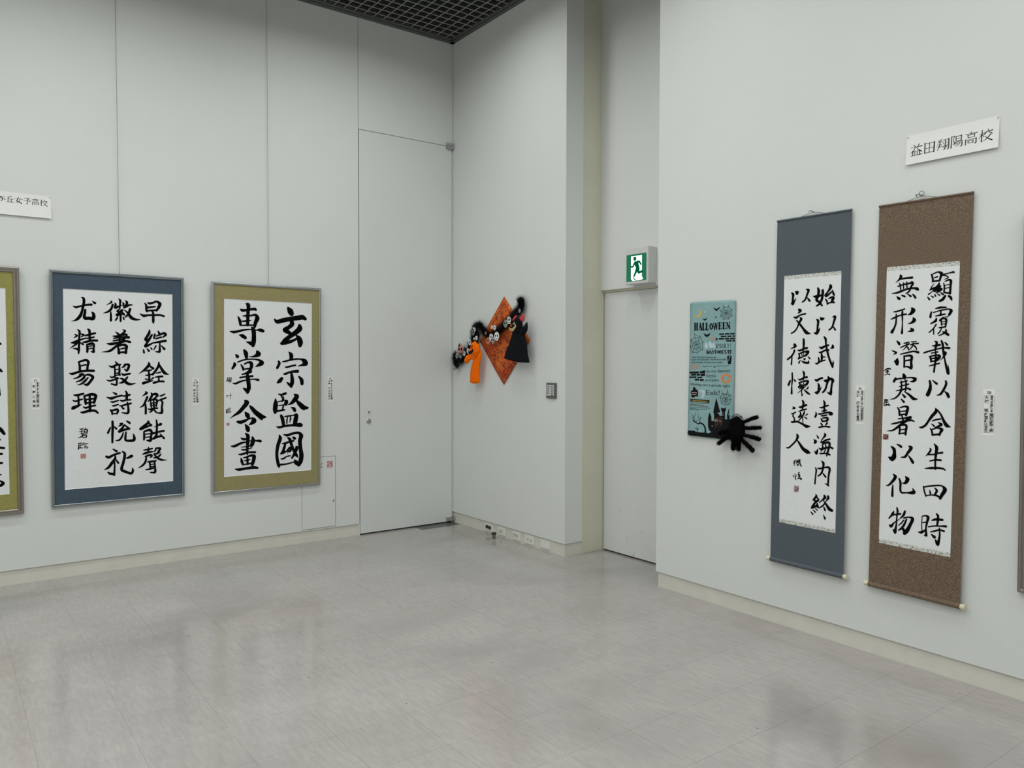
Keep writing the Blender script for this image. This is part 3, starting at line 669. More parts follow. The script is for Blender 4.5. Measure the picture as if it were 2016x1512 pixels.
slate black S 735 -755 54 854 -738 86 1065 -683 73
slate black S 727 -897 57 788 -980 100 814 -1044 71
slate black S 833 -869 69 1092 -832 100 1129 -895 121 1049 -1008 113
slate black S 814 -1044 82 1119 -982 82
slate black S 733 -1158 75 807 -1240 94
slate black S 1099 -1113 94 1008 -1227 63
slate black S 596 -1385 48 703 -1356 91 963 -1306 74 1245 -1309 91
slate black S -685 -1876 102 -644 -1985 149 -753 -2219 95 -977 -2464 89 -1204 -2654 86 -1372 -2669 27
slate black S -704 -2147 50 -523 -2357 125 -292 -2628 177 -41 -2761 217 132 -2801 69
slate black S 510 -1819 48 597 -1943 101
slate black S 334 -2063 48 446 -2153 161 387 -2235 114
slate black S 972 -1685 76 998 -1770 134 884 -1932 68 769 -2094 45
slate black S 735 -2162 53 830 -2165 104 1052 -2027 90 1274 -1955 86
slate black S 398 -2681 48 509 -2780 157 566 -2621 94 600 -2541 23
slate black S 845 -2289 48 872 -2418 100 840 -2552 79 760 -2691 27
slate black S 868 -2265 78 1056 -2162 99 1220 -2148 129 1268 -2209 122 1217 -2474 111 1141 -2742 111 1109 -2865 69
slate black S 647 -2482 35 756 -2538 109 1063 -2444 99 1296 -2380 91 1438 -2432 108
slate black S 1034 -2251 62 1062 -2401 76
slate black S 1041 -2512 46 996 -2625 73 951 -2695 45
slate black S 726 -2782 74 1070 -2738 75 1284 -2783 103
slate black S 832 -3178 58 929 -3267 135 924 -3509 104 858 -3758 96 743 -3926 84 636 -3994 74
slate black S 468 -3559 49 519 -3664 98 491 -4023 77 460 -4438 87
slate black S 602 -3589 53 734 -3585 92 1019 -3498 78 1255 -3473 117 1304 -3554 122 1254 -3888 98 1230 -4351 99
slate black S 1256 -4436 90 1160 -4382 79 1040 -4354 23
slate black S 895 -3798 49 1006 -3917 97 1079 -3997 97
slate black S -756 -3274 34 -804 -3381 48 -890 -3527 24
slate black S -881 -3378 27 -729 -3328 31
slate black S -817 -3360 51 -812 -3609 41
slate black S -704 -3303 27 -466 -3233 40
slate black S -729 -3328 26 -699 -3529 31
slate black S -654 -3298 40 -478 -3268 54 -475 -3415 61 -383 -3596 66
slate black S -652 -3388 98 -551 -3355 93
slate black S -624 -3498 32 -549 -3445 40
slate black S -610 -3542 58 -635 -3590 48
slate black S -523 -3487 48 -572 -3583 38
slate black S -877 -4140 47 -849 -4251 42
slate black S -752 -4046 36 -748 -4239 52 -707 -4370 57
slate black S -722 -4236 34 -637 -4066 24
slate black S -476 -3934 40 -562 -4001 49
slate black S -561 -4057 57 -460 -4079 57
slate black S -559 -4148 51 -458 -4159 65
slate black S -498 -4050 50 -507 -4232 45
slate black S -581 -4287 54 -406 -4254 69 -354 -4293 64 -429 -4347 27
slate black S 515 -4996 38 566 -5100 123 448 -5251 102 376 -5329 66
slate black S 617 -5182 80 692 -5283 106 513 -5443 111 325 -5741 118
slate black S 389 -5327 95 536 -5362 95
slate black S 289 -5780 87 423 -5726 99 638 -5559 99
slate black S 624 -5494 84 653 -5657 144
slate black S 257 -5999 51 370 -6105 96
slate black S 402 -5875 50 514 -5970 85
slate black S 521 -5767 50 633 -5851 70
slate black S 1033 -5012 113 1071 -5096 162 920 -5250 69 756 -5419 52
slate black S 1247 -5005 111 1261 -5091 140 1136 -5285 44 1021 -5479 79 857 -5637 73 715 -5726 43
slate black S 968 -5265 49 1140 -5440 108 1336 -5675 176 1490 -5729 141
slate black S 1013 -5614 60 1089 -5769 114
slate black S 987 -6029 25 1088 -6202 115 1101 -6256 74
brown black S -1036 6469 59 -997 6394 131 -1079 6255 88 -1248 6111 21
brown black S -1030 6264 74 -714 6299 83 -449 6302 101
brown black S -1074 6074 47 -1022 5985 63 -996 5742 64
brown black S -866 6083 49 -858 5805 59
brown black S -709 6119 49 -689 5842 68
brown black S -1131 5921 65 -875 5987 74 -442 6051 98
brown black S -468 6113 57 -405 6013 102 -485 5875 90 -551 5688 80 -645 5587 76 -741 5545 38
brown black S -1433 5588 25 -1135 5618 100 -698 5758 89 -338 5782 86 -194 5736 143 -145 5697 82
brown black S -1166 5413 59 -1077 5323 131 -1040 5309 119
brown black S -934 5472 52 -785 5403 94
brown black S -643 5514 46 -494 5397 97
brown black S -413 5500 46 -327 5411 92 -264 5312 96
brown black S -1295 4676 59 -1133 4694 80 -768 4798 64
brown black S -1435 4314 46 -1274 4382 86 -955 4503 65 -687 4541 78
brown black S -1179 4549 62 -1172 4292 75 -1190 4073 86 -1260 3879 87 -1367 3685 153
brown black S -874 4682 79 -878 4573 98 -858 4135 54 -858 3868 69 -868 3625 114
brown black S -429 4830 70 -354 4707 205 -469 4556 125 -613 4502 20
brown black S -343 4359 47 -291 4237 176 -408 4121 104 -600 4067 15
brown black S -460 3857 47 -349 3758 149 -444 3724 98 -589 3686 15
brown black S 441 6395 49 490 6298 81 532 6061 88 499 6017 44
brown black S 510 6389 53 759 6473 66 920 6379 148 880 6220 94 840 6061 85
brown black S 607 6218 58 743 6254 62
brown black S 532 6049 71 817 6063 80
brown black S 967 6329 71 1256 6385 47 1454 6414 92 1488 6377 42
brown black S 967 6317 67 1172 6243 53 1230 6169 48 1064 6113 36
brown black S 1025 5943 40 1063 5790 72 1061 5513 77
brown black S 1090 6007 48 1266 6074 79 1346 6022 113 1342 5793 94 1332 5426 94
brown black S 1096 5822 38 1274 5856 42
brown black S 1100 5683 38 1278 5706 42
brown black S 1062 5489 69 1287 5452 82
brown black S 593 5940 29 505 5829 44 441 5670 72
brown black S 418 5648 64 554 5732 49 657 5749 71 491 5549 39 344 5441 64
brown black S 577 5731 73 510 5665 49
brown black S 820 5970 46 812 5877 101 734 5813 73 624 5704 73
brown black S 624 5681 73 781 5787 72 882 5803 73 785 5670 112 627 5587 112
brown black S 649 5633 96 830 5667 99 944 5659 95 833 5574 102 699 5489 49
brown black S 313 5314 45 398 5203 89
brown black S 473 5363 40 568 5299 72
brown black S 632 5435 44 681 5339 67
brown black S 769 5438 44 862 5374 67
brown black S 904 5500 44 1020 5399 88
brown black S 1112 5324 100 1005 5168 125 871 5106 96
brown black S 1269 5315 88 1360 5252 112 1409 5134 78
brown black S 700 4753 48 881 4791 99 1175 4788 70
brown black S 602 4570 48 976 4670 61 1379 4686 69 1404 4616 141 1321 4435 107
brown black S 509 4597 66 479 4469 94 471 4352 98
brown black S 942 4660 59 938 4427 82
brown black S 711 4401 48 915 4440 85 1140 4477 61
brown black S 749 4282 70 718 4178 120 492 4044 53
brown black S 747 4001 67 615 3805 53 435 3632 58
brown black S 638 3804 55 646 3544 55
brown black S 1032 4330 28 1279 4355 47
brown black S 1055 4318 71 923 4194 105
brown black S 946 4193 62 1057 4271 61 1193 4231 101 1189 4022 82 1171 3883 68
brown black S 969 4192 59 999 3958 59
brown black S 1016 4121 33 1151 4139 42
brown black S 1020 4016 33 1155 4023 42
brown black S 889 3844 57 1182 3883 70
brown black S 1003 3841 47 940 3679 57 841 3564 57
brown black S 1186 3766 49 1211 3684 84 1080 3559 71 878 3469 38
brown black S 1054 3653 46 1169 3603 113 1307 3507 112
brown black S -1105 3235 53 -1003 3123 126 -976 3062 88
brown black S -1317 2757 54 -1126 2658 99 -1261 2571 25
brown black S -1044 2399 30 -1076 2227 200 -1060 2104 149
brown black S -1202 2250 49 -1085 2103 99
brown black S -744 3120 59 -502 3178 54
brown black S -910 2914 55 -619 3046 64 -499 3093 74
brown black S -622 3131 49 -618 2985 69 -807 2767 20
brown black S -567 2936 72 -515 2802 63
brown black S -405 3189 44 -165 3198 58
brown black S -437 3044 49 -282 3091 63 -67 3113 77
brown black S -308 3152 44 -350 2959 64 -502 2790 30
brown black S -304 3031 57 -181 2933 71 -130 2813 47
brown black S -913 2584 49 -608 2657 74 -247 2729 77 -54 2680 119
brown black S -726 2498 74 -706 2230 88 -710 1960 79
brown black S -725 2486 64 -434 2523 102 -360 2475 125 -376 2208 111 -367 1916 127 -490 1963 82 -637 1986 64 -710 1960 54
brown black S -658 2267 64 -452 2304 83
brown black S -724 1592 113 -684 1495 177 -694 1421 123
brown black S -1115 1386 115 -1198 1235 110
brown black S -1089 1350 84 -694 1421 59 -329 1455 63 -158 1386 159 -228 1287 112 -396 1258 37
brown black S -838 1295 49 -807 1074 84 -824 777 74
brown black S -643 1361 49 -587 1130 83 -603 810 69
brown black S -885 1195 54 -543 1291 69
brown black S -917 996 49 -465 1134 68
brown black S -1073 780 37 -801 840 84 -508 924 78 -385 880 103
brown black S -824 777 89 -966 549 84 -1162 391 64 -1363 344 15
brown black S -650 759 49 -401 598 108 -202 435 147 -21 420 37
brown black S -757 632 55 -630 502 114
brown black S -800 383 55 -672 254 105
brown black S 702 3210 46 796 3162 104 778 2997 107 727 2785 84
brown black S 606 2987 48 778 3009 100 949 3031 95
brown black S 219 2656 63 347 2703 77 806 2832 62 1146 2900 71 1371 2887 107
brown black S 1010 3229 72 1072 3065 104 1120 2642 86 1186 2361 68 1264 2033 99 1365 1707 135
brown black S 1385 1801 67 1352 2105 22
brown black S 1183 3145 58 1276 3039 94
brown black S 1174 2713 67 1222 2642 105 1115 2455 61 984 2301 14
brown black S 559 2643 53 856 2702 66
brown black S 470 2500 42 543 2406 97 571 2239 83
brown black S 540 2501 62 884 2548 85 954 2501 119 867 2360 142 732 2264 95
brown black S 567 2382 53 842 2430 85
brown black S 571 2251 57 824 2288 71
brown black S 485 2036 43 715 2098 71 954 2171 62
brown black S 763 2761 51 776 2359 92 740 2027 83 714 1754 83
brown black S 530 1320 93 571 1142 107 555 926 154 458 658 169
brown black S 669 1348 47 859 1199 108
brown black S 1265 1340 81 1291 1212 100 1166 901 105 1035 706 93 876 652 24
brown black S 1236 844 47 1352 743 129 1413 604 118
brown black S -1583 1874 25 -1380 1877 20
brown black S -1533 1900 20 -1557 1849 30 -1457 1901 20 -1468 1851 25
brown black S -1682 1747 26 -1645 1823 35 -1379 1852 50
brown black S -1632 1786 35 -1504 1763 51 -1603 1686 35
brown black S -1616 1686 50 -1452 1714 40
brown black S -1529 1750 36 -1549 1575 36
brown black S -1676 1547 30 -1525 1601 25 -1422 1578 65
brown black S -1617 320 36 -1638 168 36
brown black S -1643 319 40 -1463 315 40
brown black S -1641 256 35 -1475 276 30
brown black S -1566 335 31 -1536 173 41
brown black S -1652 180 40 -1448 203 45
brown black S -1663 129 36 -1647 4 41
brown black S -1650 104 30 -1560 96 36 -1571 33 35 -1647 16 30
brown black S -1509 124 36 -1532 22 41
brown black S -1508 74 40 -1367 56 60
brown black S -1433 128 31 -1405 42 46
brown black S -974 -36 56 -896 -168 90 -864 -414 90
brown black S -849 -41 62 -629 33 74 -481 4 124 -499 -194 127 -543 -394 102
brown black S -844 -227 54 -573 -186 64
brown black S -852 -389 69 -520 -331 74
brown black S -764 -408 60 -684 -601 84 -730 -753 64
brown black S -921 -592 55 -637 -548 74 -320 -478 122
brown black S -1265 -879 37 -1077 -828 84 -632 -697 88 -267 -622 88 -145 -663 59
brown black S -320 -478 120 -463 -611 126 -679 -774 112 -922 -991 112 -1193 -1187 79 -1472 -1235 20
brown black S -849 -911 75 -830 -1134 90 -850 -1335 79
brown black S -824 -909 64 -553 -864 109 -502 -935 103 -532 -1160 103 -540 -1334 103
brown black S -818 -1133 49 -547 -1074 59
brown black S -850 -1322 59 -542 -1260 74
brown black S -1221 -1995 73 -1091 -2109 156 -1060 -2307 152 -1080 -2485 222 -1165 -2621 190
brown black S -1333 -2538 68 -1204 -2600 189
brown black S -947 -1856 46 -795 -1917 118 -732 -1961 108
brown black S -364 -1888 56 -252 -1952 159 -415 -2240 110 -532 -2427 105 -729 -2473 37
brown black S -362 -2359 51 -235 -2519 117 -145 -2658 132
brown black S 850 29 51 877 -89 143 677 -365 130 521 -616 98 386 -820 99 199 -931 96 92 -920 20
brown black S 921 -38 71 1089 -243 80 1236 -543 121 1378 -746 166 1561 -804 19
brown black S 719 -578 57 867 -508 71 1084 -458 71
brown black S 688 -725 48 796 -813 82
brown black S 987 -632 48 1127 -717 128 970 -824 80 833 -871 38
brown black S 625 -935 43 699 -1062 81 740 -1251 85
brown black S 720 -976 62 972 -896 62 1158 -953 141 1094 -1102 104 1052 -1237 73
brown black S 751 -1238 81 1085 -1174 86
brown black S 823 -1654 36 944 -1811 145 921 -2175 116 907 -2491 84 919 -2853 79
brown black S 643 -1889 49 681 -1958 83 570 -2163 83 455 -2285 19
brown black S 571 -2200 73 874 -2156 72 988 -2096 71 1216 -2037 95
brown black S 651 -2495 53 928 -2416 81 1159 -2403 87
brown black S 438 -2886 36 708 -2829 106 1102 -2783 92 1286 -2797 78 1368 -2847 59
brown black S -1082 -3360 58 -978 -3461 154 -1147 -3762 111 -1321 -3938 78 -1436 -3967 20
brown black S -1093 -3882 46 -1099 -4111 92 -1102 -4442 112
brown black S -787 -3538 73 -720 -3705 107 -708 -4107 97 -655 -4200 88 -383 -4173 65 -114 -4134 162 -43 -4087 148 -133 -3900 20
brown black S -480 -3398 57 -378 -3509 188 -471 -3697 133 -644 -3745 20
brown black S 393 -3753 59 448 -3992 69 526 -4202 69
brown black S 429 -3773 68 781 -3676 72 1243 -3612 64 1386 -3761 175 1257 -4045 138 1182 -4226 103
brown black S 681 -3873 24 721 -4002 82 736 -4110 58
brown black S 924 -3753 50 1020 -3861 107 934 -4068 81
brown black S 525 -4177 48 818 -4105 54 1051 -4112 90 1192 -4176 100
brown black S -1005 -5192 54 -1052 -5327 124 -1249 -5591 48
brown black S -1050 -5378 75 -849 -5319 75 -675 -5264 89
brown black S -859 -4977 58 -817 -5135 102 -846 -5445 65 -860 -5830 75 -912 -6223 140
brown black S -1202 -5917 66 -1124 -5954 144 -988 -5776 61 -742 -5555 33
brown black S -978 -6133 110 -899 -6221 110
brown black S -455 -5102 96 -500 -5260 109 -595 -5403 75 -717 -5538 23
brown black S -495 -5436 74 -249 -5357 61 -77 -5390 141 -189 -5736 141 -328 -6039 177 -448 -6187 153
brown black S -529 -5974 124 -425 -6107 161
brown black S -492 -5537 56 -612 -5710 56 -746 -5848 38
brown black S -369 -5491 76 -484 -5789 103 -628 -5992 84 -739 -6089 61
brown black S 377 -5188 38 365 -5563 44 388 -5931 44
brown black S 378 -5201 48 543 -5148 65 652 -5191 137 613 -5469 89 574 -5748 76 597 -6091 112
brown black S 399 -5507 48 577 -5451 63
brown black S 234 -5997 55 354 -5987 123 565 -5824 60
brown black S 525 -6105 68 595 -6042 91
brown black S 1044 -4978 76 1105 -5041 101 1112 -5260 102 1085 -5509 83
brown black S 845 -5318 61 1018 -5239 111 1318 -5212 103
brown black S 690 -5653 58 911 -5577 63 1190 -5527 63 1488 -5485 102
brown black S 792 -5881 48 966 -5812 76 1196 -5709 73 1404 -5731 90
brown black S 1193 -5624 57 1215 -5950 79 1178 -6250 114 1137 -6406 148
brown black S 1124 -6384 152 1038 -6229 76
brown black S 842 -5995 57 975 -6093 145
leftolive black S 2841 3193 109 3069 3170 164 3159 3116 118
leftolive black S 2815 1475 109 3088 1419 184 3201 1309 103
leftolive black S 3026 324 101 3063 -225 101
leftolive black S 2805 -2203 151 3075 -2491 209 3255 -2776 156
leftolive black S 2929 -3033 99 3019 -3148 99
leftolive black S 2646 -3619 131 3012 -3670 142 3218 -3711 142
leftolive black S 2731 -4064 121 3097 -4089 143
leftolive black S 2722 -4667 110 3088 -4684 143
leftolive black S 2619 -5428 110 3031 -5452 77
leftolive black S 2979 -5845 74 3137 -6025 185 2974 -6175 166 2698 -6204 66
signR black S -1722 202 22 -1621 105 40
signR black S -1448 206 44 -1534 87 28
signR black S -1847 90 21 -1571 82 21 -1323 92 47
signR black S -1645 35 33 -1719 -100 39 -1856 -173 14
signR black S -1571 57 22 -1470 -52 31 -1320 -172 45
signR black S -1744 -82 41 -1742 -297 41
signR black S -1756 -118 21 -1444 -108 21
signR black S -1419 -113 46 -1417 -289 41
signR black S -1643 -141 31 -1641 -306 31
signR black S -1531 -127 31 -1529 -291 31
signR black S -1842 -315 21 -1566 -321 21 -1306 -287 43
signR black S -1177 184 45 -1169 -315 50
signR black S -1176 135 21 -738 151 26
signR black S -738 164 55 -742 -317 55
signR black S -1148 -95 21 -746 -81 21
signR black S -956 137 30 -961 -296 30
signR black S -1157 -305 26 -742 -293 26
signR black S -570 176 13 -509 114 35
signR black S -426 182 43 -485 109 22
signR black S -580 55 21 -377 85 26
signR black S -590 -41 21 -398 -45 21
signR black S -612 -135 21 -372 -137 21
signR black S -484 96 35 -492 -136 36 -585 -301 22
signR black S -354 129 21 -235 140 26
signR black S -235 152 35 -250 -285 46 -309 -310 22
signR black S -352 55 13 -303 -29 26
signR black S -265 -110 22 -335 -193 38
signR black S -188 142 21 -82 155 26
signR black S -82 167 49 -95 -306 45 -142 -308 21
signR black S -186 44 13 -149 -25 26
signR black S -123 -92 21 -192 -199 38
signR black S 46 211 39 35 -321 44
signR black S 47 187 21 175 207 30 121 50 24 184 -134 40 102 -165 16
signR black S 234 194 34 239 -25 34
signR black S 235 170 21 466 191 26
signR black S 477 200 43 472 -27 34
signR black S 249 70 18 469 70 18
signR black S 251 -27 18 472 -27 18
signR black S 171 -82 21 542 -54 36
signR black S 264 -78 27 174 -204 16
signR black S 254 -149 21 498 -129 26
signR black S 509 -119 44 502 -299 41 433 -308 26
signR black S 313 -186 27 199 -271 13
signR black S 418 -172 27 281 -300 13
signR black S 889 228 38 892 144 28
signR black S 651 162 20 902 165 20 1151 169 40
signR black S 755 127 32 771 -20 32
signR black S 756 103 20 1040 123 20
signR black S 1039 135 37 1044 -9 28
signR black S 770 4 20 1043 3 20
signR black S 669 -70 38 664 -310 43
signR black S 670 -106 20 1114 -84 25
signR black S 1113 -72 47 1109 -297 45 1052 -297 25
signR black S 774 -141 33 777 -250 28
signR black S 775 -165 18 991 -152 20
signR black S 991 -140 38 983 -270 29
signR black S 789 -252 20 983 -246 20
signR black S 1363 204 38 1346 -313 47
signR black S 1246 18 20 1469 39 30
signR black S 1358 16 36 1229 -169 16
signR black S 1381 -12 20 1451 -99 33
signR black S 1607 220 21 1633 120 34
signR black S 1445 91 20 1798 129 40
signR black S 1535 71 36 1449 -27 21
signR black S 1645 94 21 1781 -19 42
signR black S 1716 -40 46 1588 -200 37 1402 -301 13
signR black S 1495 -85 20 1611 -205 34 1791 -315 52
signL black S -377 327 34 -224 400 54 -165 336 49 -167 192 45 -214 114 36
signL black S -239 416 30 -302 247 36 -365 114 30
signL black S -104 325 18 -15 229 54
signL black S -87 435 14 -58 394 25
signL black S -34 460 14 -4 419 25
signL black S 371 475 35 156 394 35
signL black S 163 413 40 159 106 37
signL black S 169 287 18 445 304 33
signL black S 338 290 34 327 90 34
signL black S 60 94 18 473 99 37
signL black S 733 466 36 660 258 46 613 198 31
signL black S 613 198 33 783 164 48 905 70 55
signL black S 816 350 24 752 160 32 580 67 14
signL black S 523 349 18 956 358 29
signL black S 1067 444 22 1348 443 37
signL black S 1348 443 44 1221 345 28 1234 109 43 1155 72 24
signL black S 1017 283 18 1424 288 41
signL black S 1687 485 32 1687 430 26
signL black S 1489 424 19 1885 427 34
signL black S 1591 390 25 1590 299 22
signL black S 1591 390 19 1789 387 22
signL black S 1797 397 29 1796 305 22
signL black S 1590 299 15 1788 295 15
signL black S 1518 253 32 1531 62 36
signL black S 1518 235 19 1874 241 26
signL black S 1866 250 38 1848 73 35
signL black S 1620 192 22 1619 91 22
signL black S 1620 183 15 1754 181 15
signL black S 1755 190 29 1753 98 22
signL black S 1627 101 15 1753 98 15
signL black S 2045 465 29 2023 66 38
signL black S 1964 372 19 2107 371 26
signL black S 2027 334 22 1944 139 12
signL black S 2058 319 18 2106 269 26
signL black S 2228 460 26 2227 395 26
signL black S 2123 382 19 2363 375 34
signL black S 2187 353 19 2138 273 13
signL black S 2283 383 18 2362 282 37
signL black S 2298 293 25 2200 133 22 2135 70 8
signL black S 2154 275 18 2232 174 30 2367 61 52
poster black S -1322 2862 106 -1315 2451 106
poster black S -1159 2861 105 -1153 2451 105
poster black S -1319 2656 34 -1156 2656 34
poster black S -1366 2862 34 -1265 2861 34
poster black S -1359 2444 34 -1258 2444 34
poster black S -1203 2861 34 -1103 2861 34
poster black S -1197 2444 34 -1096 2445 34
poster black S -987 2452 35 -915 2843 61
poster black S -915 2843 95 -813 2452 112
poster black S -967 2571 27 -850 2571 27
poster black S -1030 2445 27 -943 2445 27
poster black S -869 2445 34 -770 2445 34
poster black S -690 2849 112 -683 2452 112
poster black S -742 2856 31 -630 2855 30
poster black S -735 2445 31 -528 2446 30
poster black S -528 2446 39 -530 2537 34
poster black S -432 2834 111 -426 2453 111
poster black S -484 2848 30 -373 2847 30
poster black S -477 2439 30 -255 2446 30
poster black S -255 2446 38 -256 2537 34
poster black S -71 2812 65 -174 2672 102 -64 2470 54 46 2638 101 -71 2812 64
poster black S 98 2821 42 189 2454 75
poster black S 189 2454 58 254 2737 33
poster black S 253 2804 91 335 2464 66
poster black S 335 2464 58 378 2837 33
poster black S 55 2832 27 152 2831 27
poster black S 202 2824 27 294 2824 27
poster black S 336 2850 27 411 2850 27
poster black S 535 2850 108 542 2478 108
poster black S 477 2856 30 708 2855 30
poster black S 708 2855 37 710 2776 33
poster black S 539 2670 33 671 2670 33
poster black S 484 2477 30 724 2478 30
poster black S 724 2478 37 723 2557 33
poster black S 844 2848 107 852 2485 107
poster black S 782 2862 30 1011 2860 30
poster black S 1011 2860 37 1013 2781 33
poster black S 848 2676 33 974 2676 33
poster black S 790 2478 30 1028 2478 30
poster black S 1028 2478 37 1026 2557 33
poster black S 1101 2860 41 1109 2485 41
poster black S 1093 2860 63 1303 2485 94
poster black S 1303 2866 40 1311 2485 49
poster black S 1060 2867 26 1150 2866 26
poster black S 1068 2478 26 1150 2478 26
poster black S 1263 2866 26 1344 2865 26
poster black S -412 1183 34 -335 964 56 -296 1151 34
poster black S -296 1168 59 -228 966 47 -181 1171 25
poster black S -152 968 25 -96 1163 41 -24 972 59
poster black S -123 1054 20 -51 1056 20
poster black S 44 1176 57 109 1076 40 192 1179 32
poster black S 109 1076 59 111 975 51
poster black S 213 1170 27 359 1173 27
poster black S 276 1171 59 279 980 50
poster black S 464 1175 32 395 1083 59 467 988 27 536 1087 58 464 1175 32
poster black S 630 1179 31 561 1087 58 634 992 32 621 992 27
poster black S 659 1180 32 599 1088 58 663 993 27 723 1091 58 659 1180 32
poster black S 919 1173 34 837 1184 43 777 1093 74 841 984 43 935 1013 27
poster black S 1001 1188 66 1012 1049 56 1087 991 33 1147 1052 32 1152 1191 33
poster black S 1185 1185 26 1347 1189 26
poster black S 1266 1187 57 1270 996 57
poster black S 1387 1197 57 1392 999 57
poster black S 1367 1190 26 1476 1192 26
poster black S 1389 1098 26 1462 1100 26
poster black S 1371 998 26 1488 1008 26
poster black S 352 1568 23 290 1517 33 397 1419 42 314 1340 23
poster black S 456 1563 33 461 1336 33
poster black S 456 1563 18 561 1522 25 458 1453 18
poster black S 651 1573 20 596 1456 29 656 1340 17 712 1458 29 651 1573 20
poster black S 829 1576 20 778 1459 29 833 1344 17 885 1461 29 829 1576 20
poster black S 972 1579 33 977 1347 33
poster black S 1075 1580 19 983 1463 20 1100 1349 27
poster black S 1176 1582 27 1239 1484 20 1298 1584 20
poster black S 1239 1484 28 1242 1352 28
poster black S 1419 1586 36 1415 1438 20
poster black S 1408 1372 34 1416 1362 34
poster yellow P -986 3726 -854 3622 -821 3452 -914 3284 -1130 3201 -1349 3228 -1474 3325 -1298 3282 -1088 3320 -960 3454
poster black P 79 3806 185 3770 249 3703 311 3695 361 3717 476 3764 590 3835 519 3697 396 3627 322 3568 208 3620 136 3698
poster black P -730 3187 -643 3119 -557 3111 -404 3194 -437 3076 -564 3010 -672 3062
poster black P -667 2259 -550 2198 -442 2148 -335 2159 -250 2200 -145 2251 -185 2099 -375 1990 -547 2063
poster black P 197 3138 216 3221 278 3254 321 3203 322 3110 296 3187 254 3187
poster black P 265 1751 271 1885 327 1970 408 1904 423 1787 382 1753 346 1853 305 1819
poster black S 1049 3409 20 801 3955 16
poster black S 1049 3409 20 1248 3945 16
poster black S 1049 3409 18 1536 3613 14
poster black S 1049 3409 17 1525 3223 13
poster black S 1049 3409 20 1227 3030 16
poster black S 1049 3409 20 828 3033 16
poster black S 1049 3409 17 590 3233 14
poster black S 1049 3409 17 562 3598 14
poster black S 933 3493 13 1144 3506 13 1199 3390 16 1141 3293 14 978 3295 14 915 3394 16 933 3493 16
poster black S 870 3609 17 1033 3573 16 1215 3603 17 1258 3488 19 1341 3388 20 1262 3291 20 1184 3161 17 1021 3196 16 879 3164 17 835 3280 19 731 3364 20 811 3478 20 870 3609 20
poster black S 825 3807 20 1029 3770 20 1219 3799 20 1294 3683 22 1457 3582 23 1420 3420 24 1484 3256 24 1305 3193 22 1206 3063 21 1023 3097 20 840 3049 20 776 3182 23 630 3266 24 689 3430 25 645 3580 24 787 3660 24 825 3807 25
poster black S -1212 1508 22 -1403 2399 18
poster black S -1212 1508 21 -850 2094 17
poster black S -1212 1508 18 -563 1706 14
poster black S -1212 1508 19 -662 1194 15
poster black S -1212 1508 22 -1072 962 17
poster black S -1212 1508 21 -1492 1003 17
poster black S -1212 1508 18 -1676 1379 14
poster black S -1212 1508 20 -1674 1846 16
poster black S -1347 1627 14 -1127 1647 15 -1037 1511 17 -1100 1373 16 -1254 1353 14 -1344 1437 17 -1347 1627 18
poster black S -1436 1711 17 -1216 1749 17 -998 1786 19 -929 1599 22 -883 1411 21 -1055 1271 19 -1186 1200 17 -1364 1299 20 -1476 1435 22 -1436 1711 22
poster black S -1396 1987 21 -1109 1921 21 -892 1992 21 -803 1822 25 -692 1688 26 -732 1482 26 -706 1227 25 -922 1171 22 -1095 1030 21 -1272 1077 21 -1471 1055 23 -1540 1226 26 -1654 1397 27 -1590 1606 27 -1647 1829 26 -1461 1883 23 -1396 1987 25
poster black S -1378 2228 19 -1112 2075 18 -850 2067 17
poster black P 527 2205 898 2214 900 2124 529 2115
poster black P 959 2214 1285 2219 1287 2130 961 2125
poster black P 1345 2219 1695 2225 1697 2133 1347 2131
poster black P 654 2066 1077 2073 1078 1984 656 1976
poster black P 1146 2073 1457 2079 1459 1991 1148 1984
poster black P 1522 2080 1702 2081 1704 1993 1523 1991
poster black P 512 1921 904 1929 906 1836 514 1831
poster black P 965 1930 1271 1933 1272 1844 967 1840
poster black P 1331 1933 1713 1937 1715 1846 1333 1845
poster black P 1058 1795 1463 1804 1465 1712 1060 1712
poster black P 1528 1804 1728 1807 1730 1712 1529 1713
poster black P 1160 804 1232 872 1435 878 1509 814 1465 383 1263 343
poster black S -688 202 21 -515 174 21 -301 216 20 41 196 20
poster black S 419 227 20 711 255 20 1000 233 20 1326 279 20
poster black P 125 233 202 192 261 187 356 252 316 173 245 126 177 167
poster black P -1675 -167 -945 -129 -943 -246 -1674 -279
poster black P -879 -115 -748 -120 -705 -91 -489 -54 -446 -80 -465 -224 -877 -243
poster teal S 1274 807 26 1396 811 32 1317 693 31
poster teal S 1357 727 32 1279 559 32
poster orange S -1548 290 31 -1543 -22 31
poster orange S -1548 290 23 -1427 232 27 -1537 152 27 -1398 70 27 -1543 -22 23
poster orange S -1282 300 26 -1346 142 27 -1277 -11 21 -1204 147 26 -1282 300 26
poster orange S -1083 307 26 -1147 150 26 -1078 -3 21 -1006 155 26 -1083 307 26
poster orange S -921 296 31 -927 141 26
poster orange S -921 55 35 -921 31 35
poster orange S 30 1933 108 74 1833 124
poster orange S -329 1811 48 -320 1801 48
poster pale S -453 1589 171 -407 1386 213
poster pale S -155 1628 188 -67 1427 250
poster pale S 142 1565 167 187 1398 209
poster pale S -573 3550 120 -530 3532 105
poster black P -1561 -306 -1162 -271 -1151 -392 -1537 -417
poster black P -1118 -286 -855 -267 -844 -394 -1107 -407
poster black P -811 -279 -465 -239 -462 -410 -800 -416
poster black P -1671 -469 -1115 -442 -1114 -546 -1669 -563
poster black P -1049 -463 -678 -445 -676 -541 -1047 -560
poster black P -1254 -598 -915 -587 -913 -698 -1253 -709
poster black P -858 -598 -554 -590 -551 -713 -856 -716
